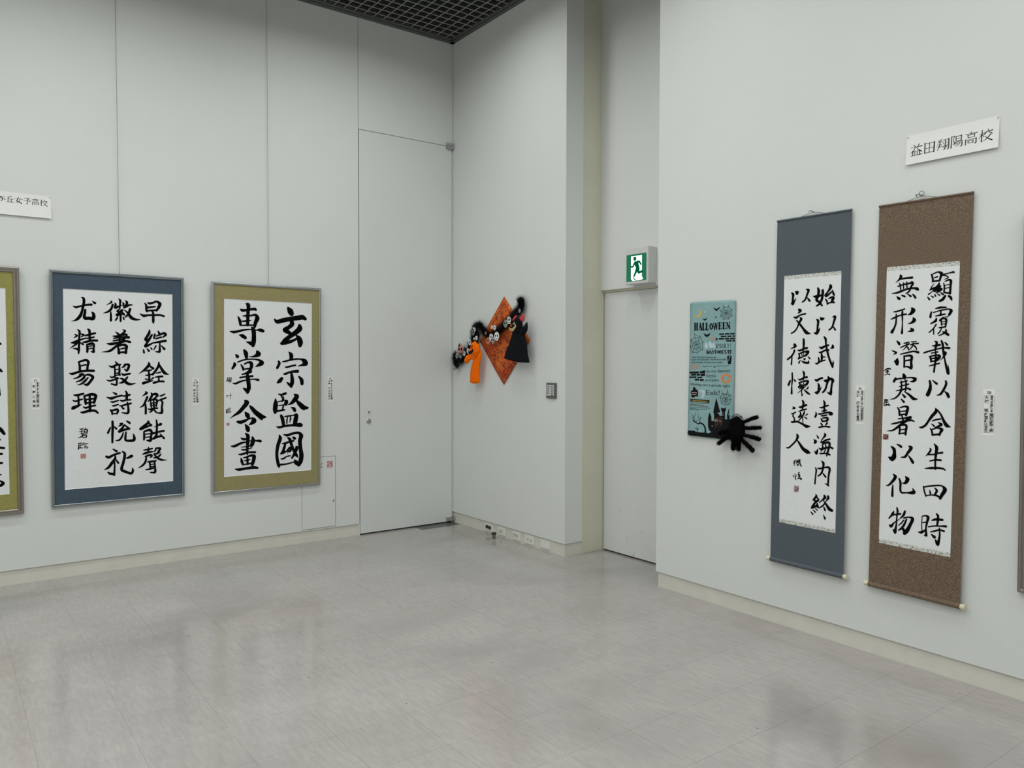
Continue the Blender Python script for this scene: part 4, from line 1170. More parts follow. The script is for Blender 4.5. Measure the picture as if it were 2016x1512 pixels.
poster black P -1370 -1150 -1282 -1110 -1170 -1163 -1124 -1257 -1014 -1285 -945 -1420 -974 -1543 -954 -1681 -1051 -1722 -1118 -1657 -1249 -1753 -1382 -1790 -1495 -1718 -1475 -1594 -1552 -1494 -1501 -1351 -1376 -1308
poster black P -1605 -1866 -49 -1876 -112 -1966 -46 -2047 -1580 -2040 -1528 -1948
poster pink S -1454 -1470 28 -1055 -1444 28
poster pink S -1408 -1572 28 -1097 -1562 28
poster gold S -1447 -1942 32 -219 -1964 31
poster orange S 1113 -284 74 888 -328 109 809 -500 141 916 -679 130 1122 -734 101 1326 -673 124 1443 -468 138 1338 -307 110 1113 -284 74
poster orange S 1111 -201 41 1113 -284 41
poster orange S 931 -443 41 954 -526 33
poster orange S 1280 -426 40 1261 -510 32
poster yellow S 76 -1730 68 122 -1897 68
poster yellow S 1009 -1193 41 1052 -1308 41
poster pale S -859 -1345 143 -531 -1393 194 -613 -1675 171
poster black S 1156 -1754 20 1274 -1110 16
poster black S 1156 -1754 20 824 -1272 16
poster black S 1156 -1754 18 665 -1654 14
poster black S 1156 -1754 18 819 -2049 15
poster black S 1156 -1754 20 1090 -2163 16
poster black S 1156 -1754 20 1417 -2104 16
poster black S 1156 -1754 17 1592 -1756 13
poster black S 1156 -1754 18 1504 -1429 15
poster black S 1039 -1662 13 1244 -1631 14 1307 -1744 16 1228 -1850 14 1084 -1861 15 1020 -1764 17 1039 -1662 16
poster black S 973 -1498 17 1281 -1477 18 1407 -1636 20 1430 -1768 20 1290 -1912 17 1086 -1961 17 919 -1873 20 916 -1704 21 973 -1498 20
poster black S 910 -1418 20 1198 -1433 20 1277 -1277 17 1363 -1472 23 1527 -1528 24 1511 -1762 24 1495 -1947 23 1294 -2063 20 1048 -2099 21 839 -1997 24 773 -1816 25 768 -1613 24 910 -1418 23
poster black S -1579 -2127 21 -152 -2106 21
poster black S -1577 -2226 21 -517 -2214 21
poster black S -1576 -2303 21 -170 -2280 21
poster black S -1575 -2391 21 3 -2369 21
poster black S -1573 -2486 21 -253 -2458 21
poster black S -1572 -2549 21 -861 -2540 21
poster black S -335 -3938 114 -362 -3662 105 -496 -3432 91 -760 -3336 72 -935 -3405 51 -1159 -3286 50 -1339 -3127 36 -1320 -2950 27 -1434 -2819 17
poster black S -760 -3353 53 -807 -3148 39 -678 -2997 31 -854 -2978 18
poster black S -935 -3388 34 -1248 -3295 31 -1360 -3235 24
poster black S -1204 -3255 36 -1230 -3012 26 -1079 -2683 17
poster black S -1318 -3055 21 -1409 -2993 17
poster black S -1092 -3315 25 -897 -3017 22 -946 -2742 13
poster black S -970 -3970 53 -974 -3759 44 -1152 -3707 25 -1243 -3611 17
poster black S -965 -3758 30 -821 -3656 18
poster black S -974 -3742 27 -1043 -3556 18
poster black P -1711 -3888 -1463 -3862 -1194 -3852 -1015 -3922 -663 -3920 -358 -3898 31 -3933 115 -3821 285 -3803 1938 -3697 1953 -4399 1542 -4160 715 -4202 122 -4200 -1706 -4189
poster black P 436 -1704 732 -2497 746 -2563 687 -2772 1020 -2777 1024 -2979 1597 -2926 1844 -3104 1867 -4140 378 -4206 -140 -3952 115 -3821 -58 -3735 -170 -3504 -158 -2950 -36 -2613 98 -2893 102 -3133 273 -3152 307 -2703 228 -2573
poster black P 781 -2255 845 -2318 928 -2311 1011 -2304 1093 -2298 1182 -2223 1158 -2461 1118 -2498 1107 -3005 942 -3021 890 -2517 827 -2455
poster black P 1373 -2325 1484 -2383 1391 -2414 1470 -2703 1456 -2973 1292 -2988 1274 -2720 1358 -2410
poster wine P 310 -2874 938 -2818 957 -3733 370 -3794
poster window P 347 -3025 440 -3016 441 -3074 348 -3083
poster window P 465 -3024 558 -3016 559 -3070 466 -3079
poster window P 348 -3103 441 -3095 442 -3153 349 -3161
poster window P 467 -3099 559 -3091 560 -3148 468 -3157
poster window P 692 -3044 726 -3041 728 -3129 694 -3132
poster window P 756 -3089 860 -3090 861 -3130 757 -3133
poster window P 577 -3567 702 -3554 704 -3616 578 -3629
poster window P 820 -3549 944 -3543 946 -3605 821 -3611
poster window P 954 -2563 1016 -2574 1009 -2625 955 -2606
poster window P 956 -2698 1019 -2716 1012 -2760 957 -2742
poster window P 108 -3425 236 -3430 215 -3483 130 -3475
ghost head S 1348 3525 474 1328 3397 1087 1349 3133 1357 1363 2831 1424 1397 2604 1317 1438 2453 941
ghost body S 1653 2866 808 1600 2453 1007 1465 2076 1004 1351 1699 1109 1113 941 1294 1094 68 1368
ghost arm S 1316 2265 454 700 2285 459 180 2134 640 -64 1884 580
ghost face P 1056 3117 1315 3291 1302 3058
ghost face P 672 3065 782 3026 782 2957 672 2981
ghost face P 672 2806 872 2774 975 2815 1098 2780 1247 2877 1424 3000 1478 2830 1316 2650 975 2539 672 2601
cloak head S 985 3417 628 986 3230 1257 960 2909 1438 944 2534 1347 990 2265 982
cloak body S 1078 2530 1164 1053 1995 1837 994 1191 2421 879 601 2964 818 90 3332
cloak arm S 1568 2302 712 2005 2661 513 2194 3077 120
cloak horn S 1608 3312 479 1765 3571 297 1738 3774 87
cloak horn S 581 3246 436 760 3507 344 921 3688 85
cloak face P 744 2960 1031 3185 1085 2958
cloak face P 455 2830 545 3010 637 2834
cloak face P 309 3029 399 3231 473 3034
cloak face P 246 2761 492 2667 808 2689 1210 2997 1229 2761 962 2507 719 2390 420 2469 265 2598
garland tinsel S 4574 3952 458 4935 3660 793 4802 3236 940 4306 2937 1008 3757 2635 948 3201 2274 940 2446 1914 938 1773 1545 854 990 1228 763 292 1132 487 -419 1495 835 -1038 1978 783 -1666 1941 892 -1877 1479 1379 -1771 1006 1460 -2302 487 1045 -2949 81 1155 -3496 -452 1180 -4162 -932 1131 -4952 -993 1131 -5066 -383 795
garland tinsel S -4725 -932 1243 -4839 -1480 906
garland white S 4394 3594 272 4648 3558 271
garland white S 3480 2318 528 3574 2177 527
garland white S 4030 3413 273 4168 3313 272
garland white S 1627 1718 323 1383 1669 389
garland white S 890 1827 256 1285 1718 254
garland white S 1794 1039 641 1794 898 641
garland white S 941 1002 578 1041 801 480
garland white S -1455 1671 324 -1718 1562 456
garland white S -1665 858 215 -1559 838 215
garland white S -1193 964 337 -1297 832 338
garland white S -2195 633 460 -2409 489 498
garland white S -2732 286 362 -2949 230 363
garland white S -2516 -131 426 -2570 -279 426
garland white S -3276 -363 341 -3112 -484 415
garland grey S 2967 2062 549 3155 1889 547
garland grey S -1877 1390 461 -1665 1326 417
garland grey S -3828 -540 478 -3772 -661 434
garland grey S -4106 366 346 -3828 302 345
garland grey S -4895 -1724 317 -4782 -1845 422
garland grey S -4443 -598 398 -4330 -690 437
garland grey S 1287 711 487 1238 571 429
garland grey S 4937 3014 262 4983 2904 262
garland pink S -3828 -29 887 -3806 -210 887
garland pink S 544 698 495 594 525 495
garland pink S 392 1272 231 -11 1311 209
spider body S 539 1872 618 518 1673 956 522 1357 1102 526 1040 1052 507 722 766 509 564 480
spider leg S 780 1651 219 1293 1861 226 1638 1999 243 1911 2064 231
spider leg S 902 1384 217 1416 1401 224 1760 1445 241 2146 1482 240
spider leg S 907 971 222 1422 914 231 1768 865 261 2087 804 260
spider leg S 793 706 246 1125 479 267 1384 306 267 1641 97 312
spider leg S 554 746 361 606 453 360 611 58 311
spider leg S 363 730 355 272 325 358 251 64 313
spider leg S 119 910 265 -367 650 313 -860 295 278
spider leg S 66 1205 260 -372 1052 261 -743 943 242"""
INK = {}
for _l in DATA.split('\n'):
    _t = _l.split(' ')
    INK.setdefault(_t[0], []).append((_t[1], _t[2], [int(v) * 1e-4 for v in _t[3:]]))
def catmull(P, step):
    if len(P) < 3:
        out = []
        for a, b in zip(P[:-1], P[1:]):
            for k in range(step): t = k / step; out.append([a[i] + (b[i] - a[i]) * t for i in range(3)])
        return out + [P[-1]]
    Q = [[2 * P[0][i] - P[1][i] for i in range(3)]] + P + [[2 * P[-1][i] - P[-2][i] for i in range(3)]]
    out = []
    for j in range(1, len(Q) - 2):
        p0, p1, p2, p3 = Q[j - 1:j + 3]
        d01 = math.dist(p0[:2], p1[:2]) ** .5 + 1e-9; d12 = math.dist(p1[:2], p2[:2]) ** .5 + 1e-9; d23 = math.dist(p2[:2], p3[:2]) ** .5 + 1e-9
        for k in range(step):
            t = k / step; o = []
            for i in range(3):
                m1 = (p1[i] - p0[i]) / d01 - (p2[i] - p0[i]) / (d01 + d12) + (p2[i] - p1[i]) / d12
                m2 = (p2[i] - p1[i]) / d12 - (p3[i] - p1[i]) / (d12 + d23) + (p3[i] - p2[i]) / d23
                m1 *= d12; m2 *= d12
                if i == 2: m1 = m2 = (p2[i] - p1[i])
                a = p1[i]; c = -3 * p1[i] + 3 * p2[i] - 2 * m1 - m2; d = 2 * p1[i] - 2 * p2[i] + m1 + m2
                o.append(a + m1 * t + c * t * t + d * t ** 3)
            out.append(o)
    return out + [P[-1]]
def ink_mesh(items, y, grow=1.0, step=5, minw=0.0, n=8):
    bm = bmesh.new()
    for c, t, v in items:
        if t == 'P':
            vs = [bm.verts.new((v[i], y, v[i + 1])) for i in range(0, len(v), 2)]
            try:
                f = bm.faces.new(vs)
                f.normal_update()
                if f.normal.y > 0: f.normal_flip()
            except ValueError: pass
            continue
        P = [[v[i], v[i + 1], max(v[i + 2] * grow, minw) / 2] for i in range(0, len(v), 3)]
        S = catmull(P, step)
        for x, z, r in S:
            r = max(r, 1e-5)
            f = bm.faces.new([bm.verts.new((x + r * math.cos(k * 2 * PI / n), y, z + r * math.sin(k * 2 * PI / n))) for k in range(n)])
        for (x, z, r), (x2, z2, r2) in zip(S[:-1], S[1:]):
            L = math.hypot(x2 - x, z2 - z)
            if L < 1e-6: continue
            nx, nz = -(z2 - z) / L, (x2 - x) / L
            bm.faces.new([bm.verts.new(p) for p in ((x + nx * r, y, z + nz * r), (x - nx * r, y, z - nz * r), (x2 - nx * r2, y, z2 - nz * r2), (x2 + nx * r2, y, z2 + nz * r2))])
    big = [f for f in bm.faces if len(f.verts) > n]
    if big: bmesh.ops.triangulate(bm, faces=big)
    for f in bm.faces:
        f.normal_update()
        if f.normal.y > 0: f.normal_flip()
    return bm
def ink_parts(name, its, mk, mat, parent, loc=None, gap=.028):
    """One part for each far-apart group of strokes or shapes."""
    bb = []
    for c, t, v in its:
        k = 2 if t == 'P' else 3
        xs, zs = v[0::k], v[1::k]; bb.append((min(xs), max(xs), min(zs), max(zs)))
    par = list(range(len(its)))
    def fd(i):
        while par[i] != i: i = par[i]
        return i
    for i in range(len(its)):
        for j in range(i):
            a, b = bb[i], bb[j]; g = max(a[0] - b[1], b[0] - a[1], a[2] - b[3], b[2] - a[3])
            if g <= gap: par[fd(i)] = fd(j)
    cl = {}
    for i in range(len(its)): cl.setdefault(fd(i), []).append(its[i])
    return [build(name, mk(x), mat, parent, loc) for x in cl.values()]
def text_mesh(s, x, z, size, y, width=None, rot=0.0, bold=0.0, align='LEFT', shear=0.0):
    cu = bpy.data.curves.new('lettering', 'FONT'); cu.body = s; cu.size = size; cu.offset = bold; cu.shear = shear; cu.resolution_u = 2
    o = bpy.data.objects.new('lettering', cu); COL.objects.link(o); bpy.context.view_layer.update()
    me = bpy.data.meshes.new_from_object(o.evaluated_get(bpy.context.evaluated_depsgraph_get()))
    bpy.data.objects.remove(o)
    bm = bmesh.new(); bm.from_mesh(me); bpy.data.meshes.remove(me)
    if not bm.verts: return bm
    x0 = min(v.co.x for v in bm.verts); x1 = max(v.co.x for v in bm.verts)
    k = width / (x1 - x0) if width else 1.0
    off = 0 if align == 'LEFT' else -(x1 - x0) * k / 2
    for v in bm.verts:
        a, b = (v.co.x - x0) * k + off, v.co.y
        v.co = (x + a * math.cos(rot) - b * math.sin(rot), y, z + a * math.sin(rot) + b * math.cos(rot))
    for f in bm.faces:
        f.normal_update()
        if f.normal.y > 0: f.normal_flip()
    return bm
def merge(*bms):
    out = bmesh.new()
    for b in bms:
        me = bpy.data.meshes.new('tmp'); b.to_mesh(me); b.free(); out.from_mesh(me); bpy.data.meshes.remove(me)
    return out
def loft(P, depth=.8, n=14, y=0.0, step=4, cap=.5):
    """Solid with an elliptical section along a spine of (x, z, half width)."""
    S = catmull(P, step); bm = bmesh.new(); rings = []
    def tang(i):
        a = S[max(i - 1, 0)]; b = S[min(i + 1, len(S) - 1)]; L = math.hypot(b[0] - a[0], b[1] - a[1]) or 1
        return (b[0] - a[0]) / L, (b[1] - a[1]) / L
    seq = []
    t0 = tang(0); seq.append((S[0][0] - t0[0] * S[0][2] * cap, S[0][1] - t0[1] * S[0][2] * cap, S[0][2] * .35, t0))
    for i, s in enumerate(S): seq.append((*s, tang(i)))
    t1 = tang(len(S) - 1); seq.append((S[-1][0] + t1[0] * S[-1][2] * cap, S[-1][1] + t1[1] * S[-1][2] * cap, S[-1][2] * .35, t1))
    for x, z, r, (tx, tz) in seq:
        dy = min(r * depth, .05)
        rings.append([bm.verts.new((x - tz * r * math.cos(k * 2 * PI / n), y + dy * math.sin(k * 2 * PI / n), z + tx * r * math.cos(k * 2 * PI / n))) for k in range(n)])
    for A_, B_ in zip(rings[:-1], rings[1:]):
        for i in range(n): bm.faces.new((A_[i], A_[(i + 1) % n], B_[(i + 1) % n], B_[i]))
    bm.faces.new(rings[0]); bm.faces.new(rings[-1][::-1])
    bmesh.ops.recalc_face_normals(bm, faces=bm.faces)
    return bm
def pts(item, k=1.0):
    v = item[2]; return [[v[i], v[i + 1], v[i + 2] / 2 * k] for i in range(0, len(v), 3)]
def fur(bm, P, count, length, depth=.9, y=0.0, wid=.0012, core=.55, step=6, xmin=-9):
    S = catmull(P, step)
    for _ in range(count):
        i = random.randrange(len(S) - 1); t = random.random()
        x, z, r = [S[i][k] + (S[i + 1][k] - S[i][k]) * t for k in range(3)]
        d = Vector((random.gauss(0, 1), random.gauss(0, 1) - .3, random.gauss(0, 1))).normalized()
        a = Vector((x, y, z)) + Vector((d.x * r * core, d.y * r * core * depth, d.z * r * core))
        if d.y > 0: d.y = -d.y
        e = a + d * (length * random.uniform(.45, 1.3)) * (r / .02 if length > .9 else 1)
        if e.x < xmin or a.x < xmin: continue
        s = d.cross(Vector((random.random(), random.random(), random.random()))).normalized() * wid
        bm.faces.new([bm.verts.new(a - s), bm.verts.new(a + s), bm.verts.new(e)])

# ---------------------------------------------------------------- room
CEIL = 4.371
BY, CY_ = -1.597, -2.534
struct('floor', boxes(((-8, -10.2, -.12), (.6, .2, -.0012))), M['subfloor'])
FL = bpy.data.objects['floor']
TX, TY = .3265, .3285
tile_me = None; stuff = bmesh.new(); cand = []
def px(p):
    d = Vector(p) - cam.matrix_world.translation; z = d.dot(_f)
    return (1008 + 1533.539 * d.dot(_r) / z, 756 - 1533.539 * d.dot(_u) / z, z) if z > .1 else (-9e9, 0, -1)
ix = range(-19, 3); iy = range(-30, 1)
for i in ix:
    for j in iy:
        x0 = -2.571 + TX * (i + 8) - TX * 0; y0 = -4.535 + TY * (j + 14)
        x1, y1 = x0 + TX, y0 + TY
        inroom = (x0 < .0 and y0 < .0) or (x0 < .4 and y0 > -2.7 and y1 < -1.4)
        if not inroom or y0 < -10.2 or x0 < -8: continue
        q = px(((x0 + x1) / 2, (y0 + y1) / 2, 0)); vis = q[2] > 0 and -120 < q[0] < 2140 and 900 < q[1] < 1640
        cand.append((q[2] if vis else 1e9 + abs(x0), x0, y0, min(x1, .42 if y0 > -2.7 and y1 < -1.4 else .02), min(y1, .03)))
cand.sort(); cache = {}
for k, (d, x0, y0, x1, y1) in enumerate(cand):
    g = .0004; w_, h_ = round(x1 - x0, 4), round(y1 - y0, 4)
    if w_ < .01 or h_ < .01: continue
    if k < 298 and d < 1e8:
        if (w_, h_) not in cache:
            bm = boxes(((g, g, -.0012), (w_ - g, h_ - g, 0))); me = bpy.data.meshes.new('tile'); bm.to_mesh(me); bm.free(); me.materials.append(M['tile']); cache[(w_, h_)] = me
        o = bpy.data.objects.new('tile', cache[(w_, h_)]); COL.objects.link(o); o.parent = FL; o.location = (x0, y0, 0)
    else: box(stuff, (x0 + g, y0 + g, -.0012), (x1 - g, y1 - g, 0))
bmesh.ops.recalc_face_normals(stuff, faces=stuff.faces)
build('tile_field', stuff, M['tile'], FL, kind='stuff')

TOP = 4.62
# left wall: panels with a recessed dark backing, leaving openings for the access panel and the tall door
struct('wall_left', boxes(((-8, 0, .099), (-1.4525, .02, TOP)), ((-1.4525, 0, .099), (-1.1555, .02, .106)), ((-1.4525, 0, .6985), (-1.1555, .02, TOP)),
    ((-1.1555, 0, .099), (-.9405, .02, TOP)), ((-.9365, 0, 3.448), (-.004, .02, TOP)), ((-.9445, 0, 0), (-.9365, .02, .099)), ((-.0115, .004, 0), (-.004, .02, 3.448))), M['wall'])
build('backing', boxes(((-8, .045, 0), (.3, .12, TOP))), M['dark'], bpy.data.objects['wall_left'])
struct('baseboard_left', boxes(((-8, .010, 0), (-.9445, .03, .099))), M['skirting'])
struct('wall_middle', boxes(((0, BY, .099), (.174, .03, TOP))), M['wall'])
struct('baseboard_middle', boxes(((.010, BY + .010, 0), (.174, .03, .099))), M['skirting'])
struct('trim_1', boxes(((.174, BY - .004, 0), (.188, BY + .1, TOP)), ((.188, BY, 0), (.47, BY + .1, TOP)), bev=.0015), M['jamb'])
struct('wall_recess', boxes(((.36, CY_ - .05, 2.046), (.5, BY, TOP))), M['wall'])
build('backing', boxes(((.44, CY_ - .05, 0), (.5, BY, 2.046))), M['dark'], bpy.data.objects['wall_recess'])
struct('wall_right', boxes(((0, -10.2, .099), (.36, CY_, TOP)), ((.36, CY_ - .1, 0), (.47, CY_, 2.046))), M['wall'])
struct('baseboard_right', boxes(((.010, -10.2, 0), (.36, CY_ - .012, .099))), M['skirting'])
struct('wall_back', boxes(((-8, -10.4, 0), (.3, -10.2, TOP))), M['wall'])
struct('wall_front', boxes(((-8.2, -10.4, 0), (-8, .1, TOP))), M['wall'])

# doors
d1 = struct('door_1', boxes(((-.9325, 0, .012), (-.0155, .038, 3.4435)), bev=.0012), M['door'])
for (r, z, nm) in ((.009, 1.054, 'thumb_turn'), (.0155, .974, 'lock_cylinder')):
    bm = lathe([(r * 1.0, 0), (r, -.006), (r * .82, -.011), (r * .78, -.009), (r * .6, -.009), (r * .55, -.014), (.001, -.014)], 28)
    o = build(nm, bm, M['steel'], d1, (-.851, 0, z), smooth=False)
bm = lathe([(.022, 0), (.022, -.003), (.019, -.0045), (.001, -.0045)], 28); build('lock_rose', bm, M['steel'], d1, (-.851, 0, .974))
build('thumb_slot', boxes(((-.002, -.0165, -.006), (.002, -.012, .006))), M['steel_dark'], d1, (-.851, 0, 1.054))
for nm, z0, z1 in (('top_pivot', 3.418, 3.470), ('bottom_pivot', .020, .052)):
    build(nm, boxes(((-.075, -.024, z0), (-.016, .002, z1)), ((-.016, -.030, z0 + .004), (-.001, .0, z1 + .004)), bev=.002), M['steel'], d1)
build('pivot_gap', boxes(((-.0745, -.0245, (3.418 + 3.470) / 2 - .002), (-.0165, .0, (3.418 + 3.470) / 2 + .002))), M['dark'], d1)
pl = build('floor_spring_plate', boxes(((-.400, -.127, 0), (-.002, .0, .002)), bev=.0008), M['steel_dark'])
pl['label'] = 'dark steel floor-spring cover plate set in the floor under the tall door'; pl['category'] = 'cover plate'
d2 = struct('door_2', boxes(((.395, -2.53, .012), (.43, BY - .008, 2.028)), bev=.0012), M['door_b'])
struct('trim_2', boxes(((.385, -2.55, 2.030), (.44, BY, 2.046))), M['jamb'])

# ceiling: dark void above an open grey louver grid, dark perimeter trim
struct('ceiling', boxes(((-8, -10.2, 4.60), (.5, .1, 4.66))), M['plenum'])
CE = bpy.data.objects['ceiling']
struct('trim_3', boxes(((-8, -.050, CEIL), (0, 0, CEIL + .03)), ((-8, -.072, CEIL + .006), (-.04, -.050, CEIL + .03)), ((-8, -.100, CEIL - .002), (-.06, -.072, CEIL + .03)),
    ((-.040, -10.2, CEIL), (0, 0, CEIL + .03)), ((-.055, -10.2, CEIL + .006), (-.040, -.05, CEIL + .03)), ((-.075, -10.2, CEIL - .002), (-.055, -.08, CEIL + .03))), M['trim_dark'])
struct('trim_4', boxes(((0, CY_, CEIL), (.36, BY, CEIL + .03))), M['trim_dark'])
P = .0882
def blade(bm_pair, x, y):
    pass
bx = bmesh.new(); box(bx, (-.0019, -10.1, CEIL), (.0019, -.10, CEIL + .005)); box(bx, (-.0010, -10.1, CEIL + .005), (.0010, -.10, CEIL + .045), mi=1); bmesh.ops.recalc_face_normals(bx, faces=bx.faces); mex = bpy.data.meshes.new('louver_blade'); bx.to_mesh(mex); bx.free(); mex.materials.append(M['louver']); mex.materials.append(M['louver_shaded'])
by = bmesh.new(); box(by, (-7.99, -.0019, CEIL + .0002), (-.075, .0019, CEIL + .0052)); box(by, (-7.99, -.0010, CEIL + .0052), (-.075, .0010, CEIL + .0452), mi=1); bmesh.ops.recalc_face_normals(by, faces=by.faces); mey = bpy.data.meshes.new('louver_blade'); by.to_mesh(mey); by.free(); mey.materials.append(M['louver']); mey.materials.append(M['louver_shaded'])
for k in range(89):
    o = bpy.data.objects.new('louver_blade', mex); COL.objects.link(o); o.parent = CE; o.location = (-.1345 - k * P, 0, 0)
for k in range(112):
    o = bpy.data.objects.new('louver_blade', mey); COL.objects.link(o); o.parent = CE; o.location = (0, -.1585 - k * P, 0)

# ceiling lamps (all outside the frame, they light the room)
for k, (x, y) in enumerate(LAMPS):
    t = thing('ceiling_light', 'white rectangular lamp fixed in the grey louver ceiling', 'ceiling light', (x, y, CEIL - .012), group='ceiling lamps in the louver grid')
    build('housing', boxes(((-.61, -.16, .002), (.61, .16, .06)), bev=.003), M['lamp_body'], t)
    ceiling_lamp_light(x, y, CEIL, t)

# ---------------------------------------------------------------- framed calligraphy on the left wall
def bar_frame(w, h, b, d, mat, parent, name='frame', lip=.0045, mat2=None):
    """Mitred moulding: outer rail, groove and inner lip."""
    bm = bmesh.new()
    prof = [(0, 0), (0, -d + .007), (.0022, -d + .0025), (.006, -d), (b * .42, -d), (b * .48, -d + .0025), (b * .56, -d + .0025), (b * .62, -d), (b - .006, -d), (b - .002, -d + .003), (b, -d + .008), (b, -d + .012), (b, 0)]
    rings = []
    for sx, sz in ((-1, -1), (1, -1), (1, 1), (-1, 1)):
        rings.append([bm.verts.new((sx * (w / 2 - p), y, sz * (h / 2 - p))) for p, y in prof])
    for i in range(4):
        A_, B_ = rings[i], rings[(i + 1) % 4]
        for k in range(len(prof) - 1): bm.faces.new((A_[k], B_[k], B_[k + 1], A_[k + 1]))
    bmesh.ops.recalc_face_normals(bm, faces=bm.faces)
    return build(name, bm, mat, parent)
def mount(w, h, ow, oh, cx, cz, y, parent, mat):
    bm = boxes(((-w / 2, y, -h / 2), (cx - ow / 2, y + .003, h / 2)), ((cx + ow / 2, y, -h / 2), (w / 2, y + .003, h / 2)),
               ((cx - ow / 2, y, cz + oh / 2), (cx + ow / 2, y + .003, h / 2)), ((cx - ow / 2, y, -h / 2), (cx + ow / 2, y + .003, cz - oh / 2)))
    return build('mount_board', bm, mat, parent)
def framed(name, label, s, z, w, h, off, tilt, roll, pw, ph, pcx, pcz, ink, rail, fmat, mmat, wall='a', seal=None, wire=None, grp=None, sealmat='seal', border=.021):
    loc, rot = (on_a if wall == 'a' else on_b)(s, z, off, tilt, roll)
    t = thing('framed_calligraphy', label, 'framed artwork', loc, rot, grp)
    bar_frame(w, h, border, .022, fmat, t)
    mount(w - 2 * border, h - 2 * border, pw, ph, pcx, pcz, -.013, t, mmat)
    bv = bmesh.new(); e = .0022
    for a, b in (((-1, -1), (1, -1)), ((1, -1), (1, 1)), ((1, 1), (-1, 1)), ((-1, 1), (-1, -1))):
        bv.faces.new([bv.verts.new(q) for q in ((pcx + a[0] * pw / 2, -.013, pcz + a[1] * ph / 2), (pcx + b[0] * pw / 2, -.013, pcz + b[1] * ph / 2), (pcx + b[0] * (pw / 2 - e), -.0102, pcz + b[1] * (ph / 2 - e)), (pcx + a[0] * (pw / 2 - e), -.0102, pcz + a[1] * (ph / 2 - e)))])
    bmesh.ops.recalc_face_normals(bv, faces=bv.faces); build('mount_bevel', bv, M['bevel'], t)
    pp = build('paper', boxes(((pcx - pw / 2 - .004, -.010, pcz - ph / 2 - .004), (pcx + pw / 2 + .004, -.009, pcz + ph / 2 + .004))), M['paper'], t)
    if ink: ink_parts('brush_lettering', INK[ink], lambda q: ink_mesh(q, -.0104, 1.14, minw=.0026), M['ink'], pp, (pcx, 0, pcz))
    if seal:
        sx, sz, sw, sh = seal
        build('seal_stamp', boxes(((sx - sw / 2, -.0106, sz - sh / 2), (sx + sw / 2, -.0101, sz + sh / 2))), M[sealmat], pp, (pcx, 0, pcz))
    build('back_board', boxes(((-w / 2 + .004, -.008, -h / 2 + .004), (w / 2 - .004, -.002, h / 2 - .004))), M['dark'], t)
    if wire:
        bm = bmesh.new(); cyl(bm, wire[0], wire[1], .0013, n=6); cyl(bm, Vector(wire[0]) + Vector((0, 0, -.02)), Vector(wire[0]) + Vector((0, 0, .012)), .004, n=8)
        build('hanging_wire', bm, M['steel_dark'], t)
    return t
T1 = math.atan(.014 / 1.612)
framed('f', 'silver framed calligraphy with slate blue mount and three columns of black characters', -2.7857, 1.296, .857, 1.613, .013, T1, math.radians(-.23), .697, 1.372, 0, -.0035,
       'blue', 0, M['alu_dark'], M['mat_blue'], seal=(-3.021 + 2.7858, .830 - 1.2928, .034, .033), wire=((.002, .006, .80), (-.012, .020, 3.10)), grp=None)
framed('f', 'silver framed calligraphy with olive mount and two columns of four large characters', -1.7268, 1.2808, .867, 1.613, .013, T1, math.radians(-.38), .696, 1.360, .0050, .0005,
       'olive', 0, M['alu'], M['mat_olive'], seal=(-2.039 + 1.7215, 1.004 - 1.2813, .022, .021), wire=((.004, .006, .80), (-.010, .020, 3.10)))
framed('f', 'bronze framed calligraphy with yellow green mount, below the name sign ending in five characters', -3.8125, 1.288, .867, 1.632, .013, T1, math.radians(.2), .697, 1.353, .0065, -.001,
       'leftolive', 0, M['bronze'], M['mat_green'], wire=((0, .006, .81), (0, .020, 3.10)), border=.036)
framed('f', 'bronze framed calligraphy with dark mount hanging beyond the brown hanging scroll', 4.690 + .433, 1.318, .867, 1.664, .013, T1, 0, .697, 1.36, 0, 0,
       None, 0, M['bronze'], M['mat_olive'], wall='b', border=.036)

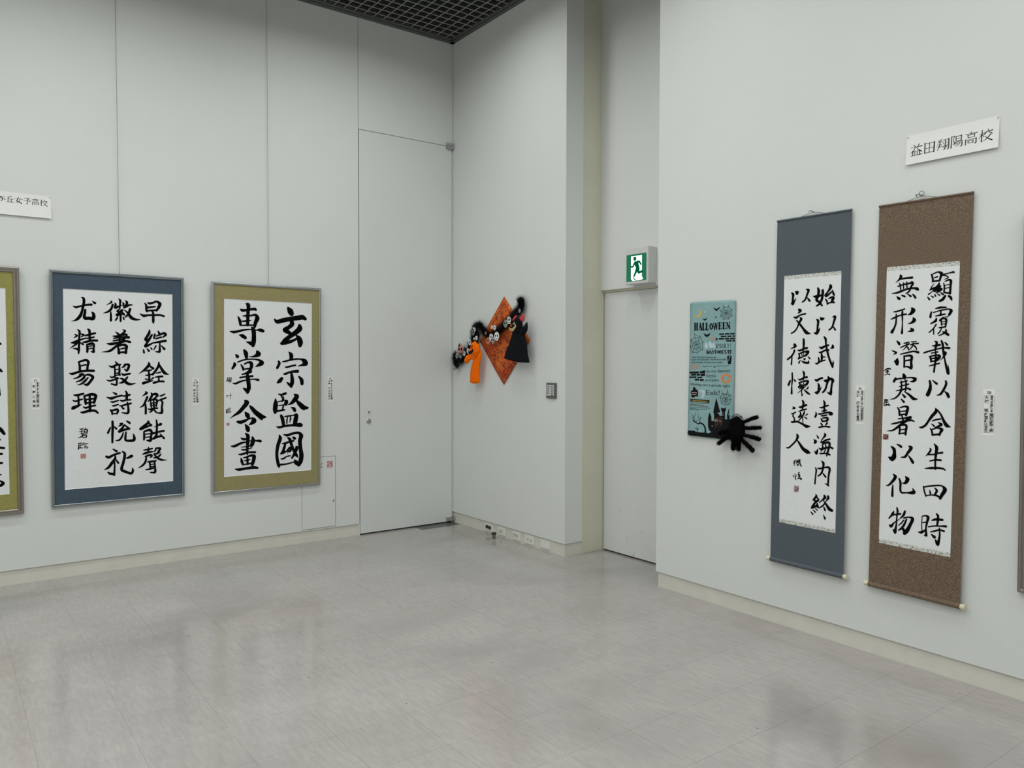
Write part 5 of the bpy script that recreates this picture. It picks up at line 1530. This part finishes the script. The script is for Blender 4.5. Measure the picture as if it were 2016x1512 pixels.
# ---------------------------------------------------------------- hanging scrolls on the right wall
def curve_sheet(w, z0, z1, y0, y1, th, n=24, bulge=.0):
    bm = bmesh.new(); rows = []
    for i in range(n + 1):
        t = i / n; z = z0 + (z1 - z0) * t; y = y0 + (y1 - y0) * t - bulge * math.sin(t * PI)
        rows.append([bm.verts.new((sx * w / 2, y + dy, z)) for sx, dy in ((-1, 0), (1, 0), (1, th), (-1, th))])
    for A_, B_ in zip(rows[:-1], rows[1:]):
        for k in range(4): bm.faces.new((A_[k], A_[(k + 1) % 4], B_[(k + 1) % 4], B_[k]))
    bm.faces.new(rows[0]); bm.faces.new(rows[-1][::-1]); bmesh.ops.recalc_face_normals(bm, faces=bm.faces); return bm
def scroll(label, s, z, w, h, roll, pw, ph, px_, pz, ink, cloth, seal, sealmat, hook, knobr=.0125):
    loc, rot = on_b(s, z, .004, 0, roll)
    t = thing('hanging_scroll', label, 'hanging scroll', loc, rot)
    yt, yb = -.010, -.022
    def yy(zl): return yb + (yt - yb) * ((zl + h / 2) / h)
    build('cloth', curve_sheet(w, -h / 2, h / 2, yb, yt, .0012), cloth, t)
    bm = bmesh.new(); cyl(bm, (-w / 2 - .001, yt, h / 2), (w / 2 + .001, yt, h / 2), .0055, n=12)
    for v in bm.verts: v.co.z += 0
    build('top_rod', bm, cloth, t, smooth=False)
    bm = bmesh.new(); cyl(bm, (-w / 2, yb + .003, -h / 2 - .004), (w / 2, yb + .003, -h / 2 - .004), .0135, n=20); build('bottom_roller', bm, cloth, t, smooth=False)
    for sx in (-1, 1):
        bm = bmesh.new(); cyl(bm, (sx * w / 2, yb + .003, -h / 2 - .004), (sx * (w / 2 + .021), yb + .003, -h / 2 - .004), .0115, .0135, n=20)
        build('roller_knob', bm, M['wood'], t)
    st = .020
    ang = math.atan((yt - yb) / h)
    pp = build('paper', curve_sheet(pw, -ph / 2 + st, ph / 2 - st, yy(pz - ph / 2 + st) - .0008, yy(pz + ph / 2 - st) - .0008, .0006), M['paper_scroll'], t, (px_, 0, pz))
    for a, b in ((ph / 2 - st, ph / 2), (-ph / 2, -ph / 2 + st)):
        build('brocade_strip', curve_sheet(pw, a, b, yy(pz + a) - .0009, yy(pz + b) - .0009, .0006, 2), M['brocade'], t, (px_, 0, pz))
    def lay(bm, dy):
        for v in bm.verts: v.co.y = yy(pz + v.co.z) - dy
        return bm
    ink_parts('brush_lettering', INK[ink], lambda q: lay(ink_mesh(q, 0, 1.12, minw=.0020), .0014), M['ink'], pp)
    sx, sz, sw, sh = seal
    build('seal_stamp', lay(boxes(((sx - sw / 2, 0, sz - sh / 2), (sx + sw / 2, 0, sz + sh / 2))), .0012), M[sealmat], pp)
    bm = bmesh.new()
    hx, hz = hook
    for a in (-.072, .072):
        tube(bm, [(hx + a, yt - .002, h / 2 + .004), (hx, yt + .004, hz)], .0012, 6)
    tube(bm, [(hx + .002, yt, hz), (hx - .012, yt - .006, hz + .010), (hx - .026, yt - .004, hz + .002)], .0014, 6)
    if ink == 'brown':
        q = [(hx + .012 * math.cos(a), yt - .004, hz + .010 + .012 * math.sin(a)) for a in [i * 2 * PI / 10 for i in range(11)]]; tube(bm, q, .0012, 6)
        tube(bm, [(hx - .03, yt, hz + .012), (hx - .022, yt - .004, hz - .002)], .0016, 6)
    build('hanging_cord', bm, M['cord'], t)
    bm = bmesh.new(); cyl(bm, (hx, .004, hz + .001), (hx, yt - .008, hz + .003), .0016, n=8); cyl(bm, (hx, yt - .008, hz + .003), (hx, yt - .010, hz + .003), .004, n=10)
    build('hook_nail', bm, M['nail'], t)
    return t
scroll('slate blue hanging scroll with two columns of brush characters, next to the teal banner', 3.6604, 1.3293, .443, 1.905, math.radians(-.33), .341, 1.380, .0016, -.0477,
       'slate', M['slate'], (3.596 - 3.6616, .794 - 1.2816, .030, .034), 'seal_pale', (.0, .973))
scroll('brown damask hanging scroll with two columns of brush characters, below the long name sign', 4.2448, 1.3199, .442, 1.903, math.radians(-.57), .344, 1.381, -.0008, -.0457,
       'brown', M['brown'], (4.091 - 4.2436, 1.120 - 1.2742, .028, .027), 'seal', (-.012, .973))

# ---------------------------------------------------------------- school name signs (paper strips)
def name_sign(label, loc, rot, w, h, ink, bottom_out, cx=0):
    t = thing('name_sign', label, 'sign', loc, rot)
    bm = bmesh.new(); n = 6; rows = []
    for i in range(n + 1):
        f = i / n; rows.append([bm.verts.new((sx * w / 2, -.0012 - bottom_out * (1 - f) ** 1.5 + dy, -h / 2 + h * f)) for sx, dy in ((-1, 0), (1, 0), (1, .0004), (-1, .0004))])
    for A_, B_ in zip(rows[:-1], rows[1:]):
        for k in range(4): bm.faces.new((A_[k], A_[(k + 1) % 4], B_[(k + 1) % 4], B_[k]))
    bm.faces.new(rows[0]); bm.faces.new(rows[-1][::-1]); bmesh.ops.recalc_face_normals(bm, faces=bm.faces)
    pp = build('paper', bm, M['paper_sign'], t)
    b = ink_mesh(INK[ink], 0, 1.1, 3, .0009)
    for v in b.verts:
        f = max(0, min(1, (v.co.z + h / 2) / h)); v.co.y = -.0016 - bottom_out * (1 - f) ** 1.5
    build('printed_lettering', b, M['print'], pp)
    for sx in (-1, 1):
        p = lathe([(.0035, 0), (.0035, -.002), (.0018, -.003), (.0022, -.008), (.001, -.009)], 10); build('push_pin', p, M['white_plastic'], t, (sx * (w / 2 - .006), -.002, h / 2 - .006))
    return t
l, r_ = on_b(4.3655, 2.5245, .0, 0, math.radians(-.2)); name_sign('white paper name sign with six large characters, above the brown hanging scroll', l, r_, .413, .142, 'signR', .010)
l, r_ = on_a(-3.45, 2.522, .0, 0, 0); name_sign('white paper name sign ending in five characters, above the bronze framed calligraphy', l, r_, .52, .150, 'signL', .010)

# small caption cards beside the works
def caption(label, loc, rot, w, h, num, right1, left1, right2, left2):
    t = thing('caption_card', label, 'label', loc, rot, None)
    pp = build('card', boxes(((-w / 2, -.0008, -h / 2), (w / 2, 0, h / 2))), M['paper_sign'], t)
    y = -.0011; bs = []
    bs.append(text_mesh(num, 0, h / 2 - h * .105, h * .085, y, None, align='CENTER', bold=.0004))
    def column(s, x, top, bot, size):
        step = (top - bot) / max(len(s), 1)
        for i, ch in enumerate(s):
            if ch != ' ': bs.append(text_mesh(ch, x, top - (i + .85) * step, min(size, step * 1.15), y, None, align='CENTER', bold=.0005))
    t0 = h / 2 - h * .135; mid = -h * .02; bot = -h * .43
    column(right1, w * .24, t0, mid + .004, w * .26); column(left1, -w * .20, t0, mid + .004, w * .36)
    column(right2, w * .24, mid, bot, w * .36); column(left2, -w * .20, mid, bot, w * .36)
    build('printed_lettering', merge(*bs), M['print_soft'], pp)
    g = .0006
    L = [((-w * .44, 0, bot), (-w * .44 + g, 0, t0)), ((w * .44, 0, bot), (w * .44 + g, 0, t0)), ((w * .02, 0, bot), (w * .02 + g, 0, t0)), ((-w * .44, 0, t0), (w * .44, 0, t0 + g)), ((-w * .44, 0, mid), (w * .44, 0, mid + g)), ((-w * .44, 0, bot), (w * .44, 0, bot + g))]
    build('ruled_lines', boxes(*[((a[0], y, a[2]), (b[0], y - .0001, b[2])) for a, b in L]), M['print_soft'], pp)
    return t
l, r_ = on_a(-3.297, 1.268)
caption('number card with dense print between the bronze frame and the slate blue mounted frame', l, r_, 0.05, 0.212, '63', '益田高等学校三年', '佐藤', '雁塔聖教序', '顔真卿')
l, r_ = on_a(-2.27, 1.262)
caption('number card in the gap between the slate blue and the olive mounted calligraphy', l, r_, 0.046, 0.2, '59', '高等学校三年', '大谷 碧', '孔子廟堂碑', '早綜銓衡')
l, r_ = on_a(-1.2, 1.258)
caption('number card between the olive mounted calligraphy and the tall door', l, r_, 0.046, 0.208, '60', '高等学校二年', '中島 叶', '孔子廟堂碑', '玄宗監國')
l, r_ = on_b(3.9395, 1.274)
caption('number card 56 hanging between the slate blue and brown hanging scrolls', l, r_, 0.05, 0.2, '56', '益田翔陽高校三年', '木村 楓', '九成宮醴泉銘', '始以武功壹海')
l, r_ = on_b(4.5515, 1.268)
caption('number card 58 between the brown hanging scroll and the bronze frame beyond it', l, r_, 0.05, 0.212, '58', '益田翔陽高校三年', '大塚 蛍', '雁塔聖教序', '顯覆載以含生')


# ---------------------------------------------------------------- access panel (fire extinguisher cupboard) in the left wall
t = thing('access_panel', 'flush white wall cupboard with red characters, half behind the olive mounted calligraphy', 'cupboard', (-1.304, 0, .109))
dr = build('door', boxes(((-.1450, .0, .001), (.1450, .03, .5860)), bev=.001), M['wall'], t)
build('latch', boxes(((.125, -.002, .205), (.133, .0, .222)), bev=.0008), M['steel_dark'], dr)
for ch, x in (('消', -.085), ('火', .006), ('器', .097)): build('red_lettering', text_mesh(ch, x, .500, .062, -.0006, None, align='CENTER', bold=.0002), M['red'], dr)

# ---------------------------------------------------------------- exit sign over the side door
l, r_ = on_b(2.0685, 2.189, 0, x0=.36)
t = thing('exit_sign', 'lit green exit sign with white running figure above the side door', 'exit sign', l, r_)
W2, H2, D2 = .1145, .130, .085
build('housing', boxes(((-W2, -D2, -H2), (W2, 0, H2)), bev=.003), M['sign_plastic'], t)
pn = build('lit_panel', boxes(((-.1035, -D2 - .003, -.1105), (.0945, -D2, .0850)), bev=.0008), M['exit_green'], t)
def flat(polys, y, strokes=()):
    return ink_mesh([('k', 'P', [c for p in q for c in p]) for q in polys] + [('k', 'S', [c for p in q for c in p]) for q in strokes], y, 1.0, 4)
# symbol space: 0..1 across, 0..1 up, on a panel 0.198 x 0.1955
def u(x, z): return (-.1035 + .198 * x, -.1105 + .1955 * z)
def ub(*q): return [u(a, b) for a, b in q]
build('doorway_symbol', flat([ub((.24, .085), (.33, .01), (.78, .02), (.86, .07), (.79, .15), (.79, .93), (.24, .93))], -D2 - .0034), M['exit_white'], pn)
def us(*q): return [(*u(a, b), w_ * .255) for a, b, w_ in q]
build('running_figure', flat([ub((.40, .66), (.47, .72), (.60, .70), (.60, .60), (.63, .50), (.62, .42), (.52, .42), (.46, .55)), ub((.33, .12), (.40, .12), (.52, .02), (.45, .02))], -D2 - .0038,
      [us((.43, .835, .115), (.44, .825, .12)), us((.46, .70, .07), (.38, .60, .06), (.34, .545, .055), (.24, .55, .05)), us((.55, .70, .07), (.66, .70, .06), (.70, .66, .055), (.75, .59, .05)),
       us((.54, .60, .15), (.57, .50, .12), (.52, .38, .09), (.40, .18, .06)), us((.59, .52, .12), (.62, .42, .09), (.62, .31, .075), (.70, .31, .07), (.86, .34, .06))]), M['exit_green'], pn)

# ---------------------------------------------------------------- switch panel on the middle wall
l, r_ = on_b(1.4395, 1.266)
t = thing('switch_panel', 'grey wall switch plate with two rows of small keys beside the outer corner', 'switch panel', l, r_)
b0 = build('plate', boxes(((-.059, -.012, -.060), (.059, 0, .060)), bev=.002), M['switch_body'], t)
build('inlay', boxes(((-.050, -.0132, -.039), (.036, -.0115, .043)), bev=.0005), M['key'], t)
for cx_, nk in ((-.029, 4), (.014, 5)):
    for k in range(nk):
        z = .030 - k * .0165
        build('switch_key', boxes(((cx_ - .012, -.0148, z - .0035), (cx_ + .012, -.013, z + .0035))), M['switch_body'], t)

# ---------------------------------------------------------------- sockets on the baseboard, floor door stop
def socket(label, s, w, h, parts, grp=None, cat='wall socket'):
    l, r_ = on_b(s, .050, x0=.010)
    t = thing('wall_socket', label, cat, l, r_)
    build('cover_plate', boxes(((-w / 2, -.007, -h / 2), (w / 2, 0, h / 2)), bev=.0012), M['white_plastic'], t)
    for nm, kind, x, z, a, b, mm in parts:
        if kind == 'c': build(nm, lathe([(a, 0), (a, -b), (a * .7, -b - .001), (a * .65, -b + .001), (.001, -b + .001)], 18), M[mm], t, (x, -.007, z))
        else: build(nm, boxes(((x - a / 2, -.0085, z - b / 2), (x + a / 2, -.007, z + b / 2))), M[mm], t)
socket('beige baseboard plate with two black round connectors, nearest the tall door', .575, .118, .068, [('connector', 'c', -.016, .004, .0145, .012, 'rubber'), ('connector', 'c', .024, .002, .0145, .012, 'rubber')])
socket('beige baseboard plate with one small square outlet, behind the door stop', .770, .100, .070, [('outlet', 'r', -.012, -.002, .046, .030, 'jamb'), ('socket_face', 'r', -.012, -.002, .018, .016, 'key')])
socket('beige baseboard plate with a group of small slotted outlets', .979, .112, .070, [('slot', 'r', -.035 + .016 * k, .006 - .002 * k, .004, .016, 'print_soft') for k in range(4)] + [('slot', 'r', -.03 + .03 * k, -.014, .010, .004, 'print_soft') for k in range(2)])
socket('beige baseboard plate with two small black round holes', 1.152, .128, .072, [('hole', 'c', -.018, 0, .0055, .001, 'rubber'), ('hole', 'c', .024, -.004, .0055, .001, 'rubber')])
socket('blank beige baseboard cover plate nearest the outer corner', 1.355, .118, .066, [], cat='cover plate')
t = thing('door_stop', 'small metal floor door stop with black rubber top by the baseboard', 'door stop', (-.080, -.773, 0))
bm = bmesh.new(); cyl(bm, (0, 0, 0), (0, 0, .036), .0145, .0135, 18); cyl(bm, (0, 0, 0), (0, 0, .003), .019, n=18); build('post', bm, M['steel_dark'], t)
bm = bmesh.new(); cyl(bm, (0, 0, .036), (0, 0, .048), .0215, .0225, 18); cyl(bm, (0, 0, .048), (0, 0, .052), .0225, .0170, 18); build('rubber_cap', bm, M['rubber'], t)

# ---------------------------------------------------------------- halloween banner
POSW, POSH = .345, .838
l, r_ = on_b(2.985, 1.4451, .003, 0, math.radians(-.65))
t = thing('halloween_banner', 'teal halloween cloth banner with castle and lettering, behind the black spider', 'banner', l, r_)
def py(x, z):
    a = .0025 * math.sin(x * 9 + 1.0) + .0018 * math.sin(z * 8)
    for zc in (.135, -.12, -.27): a -= .0022 * math.exp(-((z - zc) / .006) ** 2)
    a -= .006 * max(0, (z + POSH / 2) * -1 + .05) / .05
    return -.0075 + a
bm = bmesh.new(); nx, nz = 14, 60; V = []
for j in range(nz + 1):
    V.append([bm.verts.new((-POSW / 2 + POSW * i / nx, py(-POSW / 2 + POSW * i / nx, -POSH / 2 + POSH * j / nz), -POSH / 2 + POSH * j / nz)) for i in range(nx + 1)])
for j in range(nz):
    for i in range(nx): bm.faces.new((V[j][i], V[j][i + 1], V[j + 1][i + 1], V[j + 1][i]))
ex = bmesh.ops.extrude_face_region(bm, geom=list(bm.faces))
for g in ex['geom']:
    if isinstance(g, bmesh.types.BMVert): g.co.y += .0008
bmesh.ops.recalc_face_normals(bm, faces=bm.faces)
cl = build('cloth', bm, M['poster'], t, smooth=True)
PC = {'black': 'ink', 'yellow': 'p_yellow', 'orange': 'p_orange', 'pale': 'p_pale', 'wine': 'p_wine', 'window': 'p_window', 'teal': 'p_teal', 'pink': 'p_pink', 'gold': 'p_gold'}
groups = {}
for c, k, v in INK['poster']: groups.setdefault(c, []).append((c, k, v))
def drape(bm, d):
    hw, hh = POSW / 2 - .0015, POSH / 2 - .0015
    if bm.faces: bmesh.ops.subdivide_edges(bm, edges=[e for e in bm.edges if e.calc_length() > .03], cuts=3, use_grid_fill=False)
    for v in bm.verts:
        v.co.x = max(-hw, min(hw, v.co.x)); v.co.z = max(-hh, min(hh, v.co.z)); v.co.y = py(v.co.x, v.co.z) - d
    return bm
dep = {'pale': .0004, 'black': .0006, 'wine': .0008, 'yellow': .0008, 'orange': .0008, 'window': .0011, 'teal': .0011, 'pink': .0011, 'gold': .0011}
for c, it in groups.items():
    ink_parts('printed_picture', it, lambda q: drape(ink_mesh(q, 0, 1.12, 2, .0013), dep[c]), M[PC[c]], cl, gap=.019)
TX_ = [("WHEN WITCHES GO RIDING AND", -.153, .0705, .0125, .190, 0, 0), ("BLACK CATS ARE SEEN, THE MOON LAUGHS", -.155, .054, .0125, .268, .02, 0), ("AND WHISPERS 'TIS NEAR HALLOWEEN.", -.155, .0375, .0125, .240, .015, 0),
       ("to my dearest", -.036, -.019, .026, .180, .04, .2), ("little", -.035, -.049, .030, .072, .04, 0), ("pumpkin.", -.041, -.072, .022, .106, .03, 0), ("Wishing you a spooky night.", -.157, -.1015, .021, .303, .0, .4), ("Eek!", -.035, -.156, .042, .105, .03, 0)]
for a_, b_ in ((0, 3), (3, 7), (7, 8)): build('printed_lettering', drape(merge(*[text_mesh(s, x, z, sz, 0, wd, ro, .0003, shear=sh) for s, x, z, sz, wd, ro, sh in TX_[a_:b_]]), .0009), M['p_grey'], cl)
build('printed_lettering', drape(merge(text_mesh('TRICK OR', -.147, -.150, .010, 0, .042), text_mesh('TREAT!', -.145, -.162, .010, 0, .036)), .0016), M['p_pink'], cl)
build('printed_lettering', drape(text_mesh('Happy Halloween', -.143, -.2005, .012, 0, .118, -.06), .0016), M['p_gold'], cl)
for sx, sz in ((-1, 1), (1, 1), (-1, -1), (1, -1)):
    build('push_pin', lathe([(.003, .004), (.003, -.002), (.0018, -.003), (.0022, -.007), (.001, -.008)], 10), M['white_plastic'], t, (sx * (POSW / 2 - .007), -.012, sz * (POSH / 2 - .007)))

# ---------------------------------------------------------------- orange bandana, garland, hanging figures
l, r_ = on_b(.810, 1.664, .003)
bm = bmesh.new()
h1, w1 = .369, .362
n = 12; V = []
for j in range(n + 1):
    row = []
    for i in range(n + 1):
        a, b = i / n, j / n
        x = (a - b) * w1; z = (a + b - 1) * h1
        row.append(bm.verts.new((x, -.004 - .003 * math.sin(a * 7 + b * 5), z)))
    V.append(row)
for j in range(n):
    for i in range(n): bm.faces.new((V[j][i], V[j][i + 1], V[j + 1][i + 1], V[j + 1][i]))
ex = bmesh.ops.extrude_face_region(bm, geom=list(bm.faces))
for g in ex['geom']:
    if isinstance(g, bmesh.types.BMVert): g.co.y += .0008
bmesh.ops.recalc_face_normals(bm, faces=bm.faces)
t = thing('bandana', 'orange printed bandana pinned as a diamond on the wall, behind the black garland', 'bandana', l, r_)
cb = build('cloth', bm, M['bandana'], t, smooth=True)
bm = bmesh.new()
for k_ in (.86, .83):
    q = [(0, h1 * k_), (w1 * k_, 0), (0, -h1 * k_), (-w1 * k_, 0), (0, h1 * k_)]
    for a, b in zip(q[:-1], q[1:]):
        S_ = 10
        for s_ in range(S_):
            p0 = [a[0] + (b[0] - a[0]) * s_ / S_, a[1] + (b[1] - a[1]) * s_ / S_]; p1 = [a[0] + (b[0] - a[0]) * (s_ + 1) / S_, a[1] + (b[1] - a[1]) * (s_ + 1) / S_]
            L = math.hypot(p1[0] - p0[0], p1[1] - p0[1]); nx_, nz_ = -(p1[1] - p0[1]) / L * .0012, (p1[0] - p0[0]) / L * .0012
            bm.faces.new([bm.verts.new((x, 0, z)) for x, z in ((p0[0] + nx_, p0[1] + nz_), (p0[0] - nx_, p0[1] - nz_), (p1[0] - nx_, p1[1] - nz_), (p1[0] + nx_, p1[1] + nz_))])
for _ in range(46):     # little printed grinning faces
    a, b = random.uniform(.1, .9), random.uniform(.1, .9); x, z = (a - b) * w1, (a + b - 1) * h1; rr = random.uniform(.010, .019)
    for k in range(10):
        a0, a1 = k * 2 * PI / 10, (k + 1) * 2 * PI / 10
        bm.faces.new([bm.verts.new((x + r2 * math.cos(q), 0, z + r2 * .85 * math.sin(q))) for r2, q in ((rr, a0), (rr, a1), (rr * .8, a1), (rr * .8, a0))])
    for sx in (-1, 1): bm.faces.new([bm.verts.new((x + sx * rr * .35 + p * rr * .2, 0, z + rr * .2 + q * rr * .2)) for p, q in ((-1, -1), (1, -1), (0, 1))])
    bm.faces.new([bm.verts.new((x + p * rr, 0, z + q * rr)) for p, q in ((-.5, -.15), (-.25, -.45), (.25, -.45), (.5, -.15), (0, -.3))])
for v in bm.verts:
    a = ((v.co.x / w1) + (v.co.z / h1) + 1) / 2; b = a - v.co.x / w1; v.co.y = -.0052 - .003 * math.sin(a * 7 + b * 5)
M['p_dark_red'] = pmat('printed_dark_red', (.13, .012, .01), .8)
build('printed_picture', bm, M['p_dark_red'], cb)

def items(nm, tag): return [i for i in INK[nm] if i[0] == tag and i[1] == 'S']
def faces_of(nm, tag): return [i for i in INK[nm] if i[0] == tag and i[1] == 'P']
# orange ghost
l, r_ = on_b(.36, 1.30, .0)
t = thing('hanging_ghost', 'bright orange felt ghost with black grin hanging left of the bandana', 'halloween decoration', l, r_)
bd = build('body', loft(pts(items('ghost', 'body')[0]), .30, 16, -.072, cap=.15), M['orange'], t, smooth=True)
hd = build('head', loft(pts(items('ghost', 'head')[0]), .36, 18, -.085), M['orange'], t, smooth=True)
build('arm', loft(pts(items('ghost', 'arm')[0]), .55, 14, -.085), M['orange'], t, smooth=True)
def wrap(bm, spine, depth, y, d=.0015, cuts=2):
    bmesh.ops.triangulate(bm, faces=bm.faces)
    bmesh.ops.subdivide_edges(bm, edges=[e for e in bm.edges if e.calc_length() > .008], cuts=cuts, use_grid_fill=False)
    S = catmull(spine, 6)
    for v in bm.verts:
        x, z, r = min(S, key=lambda s: abs(s[1] - v.co.z) * 1.0 + .15 * abs(s[0] - v.co.x))
        q = max(.75, 1 - ((v.co.x - x) / max(r, 1e-4)) ** 2); v.co.y = y - min(r * depth, .05) * math.sqrt(q) - d
    return bm
build('face', wrap(ink_mesh(faces_of('ghost', 'face'), 0), pts(items('ghost', 'head')[0]), .36, -.085, .004), M['plush'], hd)
# black cloaked figure
l, r_ = on_b(1.01, 1.49, .0)
t = thing('hanging_cloaked_figure', 'black cloaked doll with red horns and tan grinning face over the bandana', 'halloween decoration', l, r_)
sp = pts(items('cloak', 'body')[0])
build('cloak', loft(sp, .22, 20, -.085, cap=.06), M['plush'], t, smooth=True)
hs_ = pts(items('cloak', 'head')[0])
hd = build('head', loft(hs_, .36, 18, -.092), M['plush'], t, smooth=True)
build('arm', loft(pts(items('cloak', 'arm')[0]), .6, 12, -.085), M['plush'], t, smooth=True)
for it in items('cloak', 'horn'): build('horn', loft(pts(it), .7, 10, -.090), M['horn'], t, smooth=True)
build('face', wrap(ink_mesh(faces_of('cloak', 'face'), 0), hs_, .36, -.092, .004), M['gold'], hd)
# garland
l, r_ = on_b(.6, 1.6, .0)
t = thing('tinsel_garland', 'black tinsel garland with white skull and ghost charms draped across the bandana', 'garland', l, r_)
bm = bmesh.new()
for it in items('garland', 'tinsel'):
    P_ = pts(it); fur(bm, P_, 15000 if len(P_) > 5 else 800, .036, .5, -.028, .0016, .5, xmin=-.588)
core = merge(*[loft([[a, b, c * .48] for a, b, c in pts(it)], .42, 8, -.028, 3) for it in items('garland', 'tinsel')])
g = build('tinsel', bm, M['tinsel'], t, kind='stuff'); build('core', core, M['tinsel'], t)
for cname, mk in (('white', 'charm_white'), ('grey', 'charm_grey'), ('pink', 'charm_pink')):
    for it in items('garland', cname):
        P_ = pts(it); (x0, z0, r0), (x1, z1, r1) = P_
        yy_ = -.060
        r0 = r1 = (r0 + r1) / 2 * 1.15
        bm = bmesh.new(); mx_, mz_ = (x0 + x1) / 2, (z0 + z1) / 2; N = 14; fr = []; bk = []
        for k in range(N):
            a = k * 2 * PI / N; rr = r0 * (1.0 if math.sin(a) > -.3 else .82); fr.append(bm.verts.new((mx_ + rr * .95 * math.cos(a), yy_, mz_ + rr * 1.15 * math.sin(a)))); bk.append(bm.verts.new((mx_ + rr * .95 * math.cos(a), yy_ + .003, mz_ + rr * 1.15 * math.sin(a))))
        bm.faces.new(fr); bm.faces.new(bk[::-1])
        for k in range(N): bm.faces.new((fr[k], fr[(k + 1) % N], bk[(k + 1) % N], bk[k]))
        bmesh.ops.recalc_face_normals(bm, faces=bm.faces)
        c = build('charm', bm, M[mk], t)
        e = ink_mesh([('k', 'S', [mx_ + sx * r0 * .38, mz_ + r0 * .25, r0 * .42, mx_ + sx * r0 * .36, mz_ + r0 * .12, r0 * .38]) for sx in (-1, 1)] + [('k', 'S', [mx_ - r0 * .3, mz_ - r0 * .5, r0 * .14, mx_ + r0 * .3, mz_ - r0 * .5, r0 * .14])], yy_ - .0006, 1, 2)
        build('charm_face', e, M['ink'], c)
# spider
l, r_ = on_b(3.16, .97, .0)
t = thing('toy_spider', 'fuzzy black chenille spider over the lower right corner of the teal banner', 'toy spider', l, r_)
b_ = pts(items('spider', 'body')[0])
build('body', loft(b_, .62, 18, -.052), M['fuzz'], t, smooth=True)
bm = bmesh.new(); fur(bm, b_, 3500, .009, .62, -.052, .0014, .95); build('body_fur', bm, M['fuzz'], t)
for it in items('spider', 'leg'):
    P_ = pts(it); lg = build('leg', loft([[a, b, c * .80] for a, b, c in P_], .8, 10, -.045), M['fuzz'], t)
    bm = bmesh.new(); fur(bm, P_, 900, .0095, .8, -.045, .0016, .80); build('leg_fur', bm, M['fuzz'], lg)
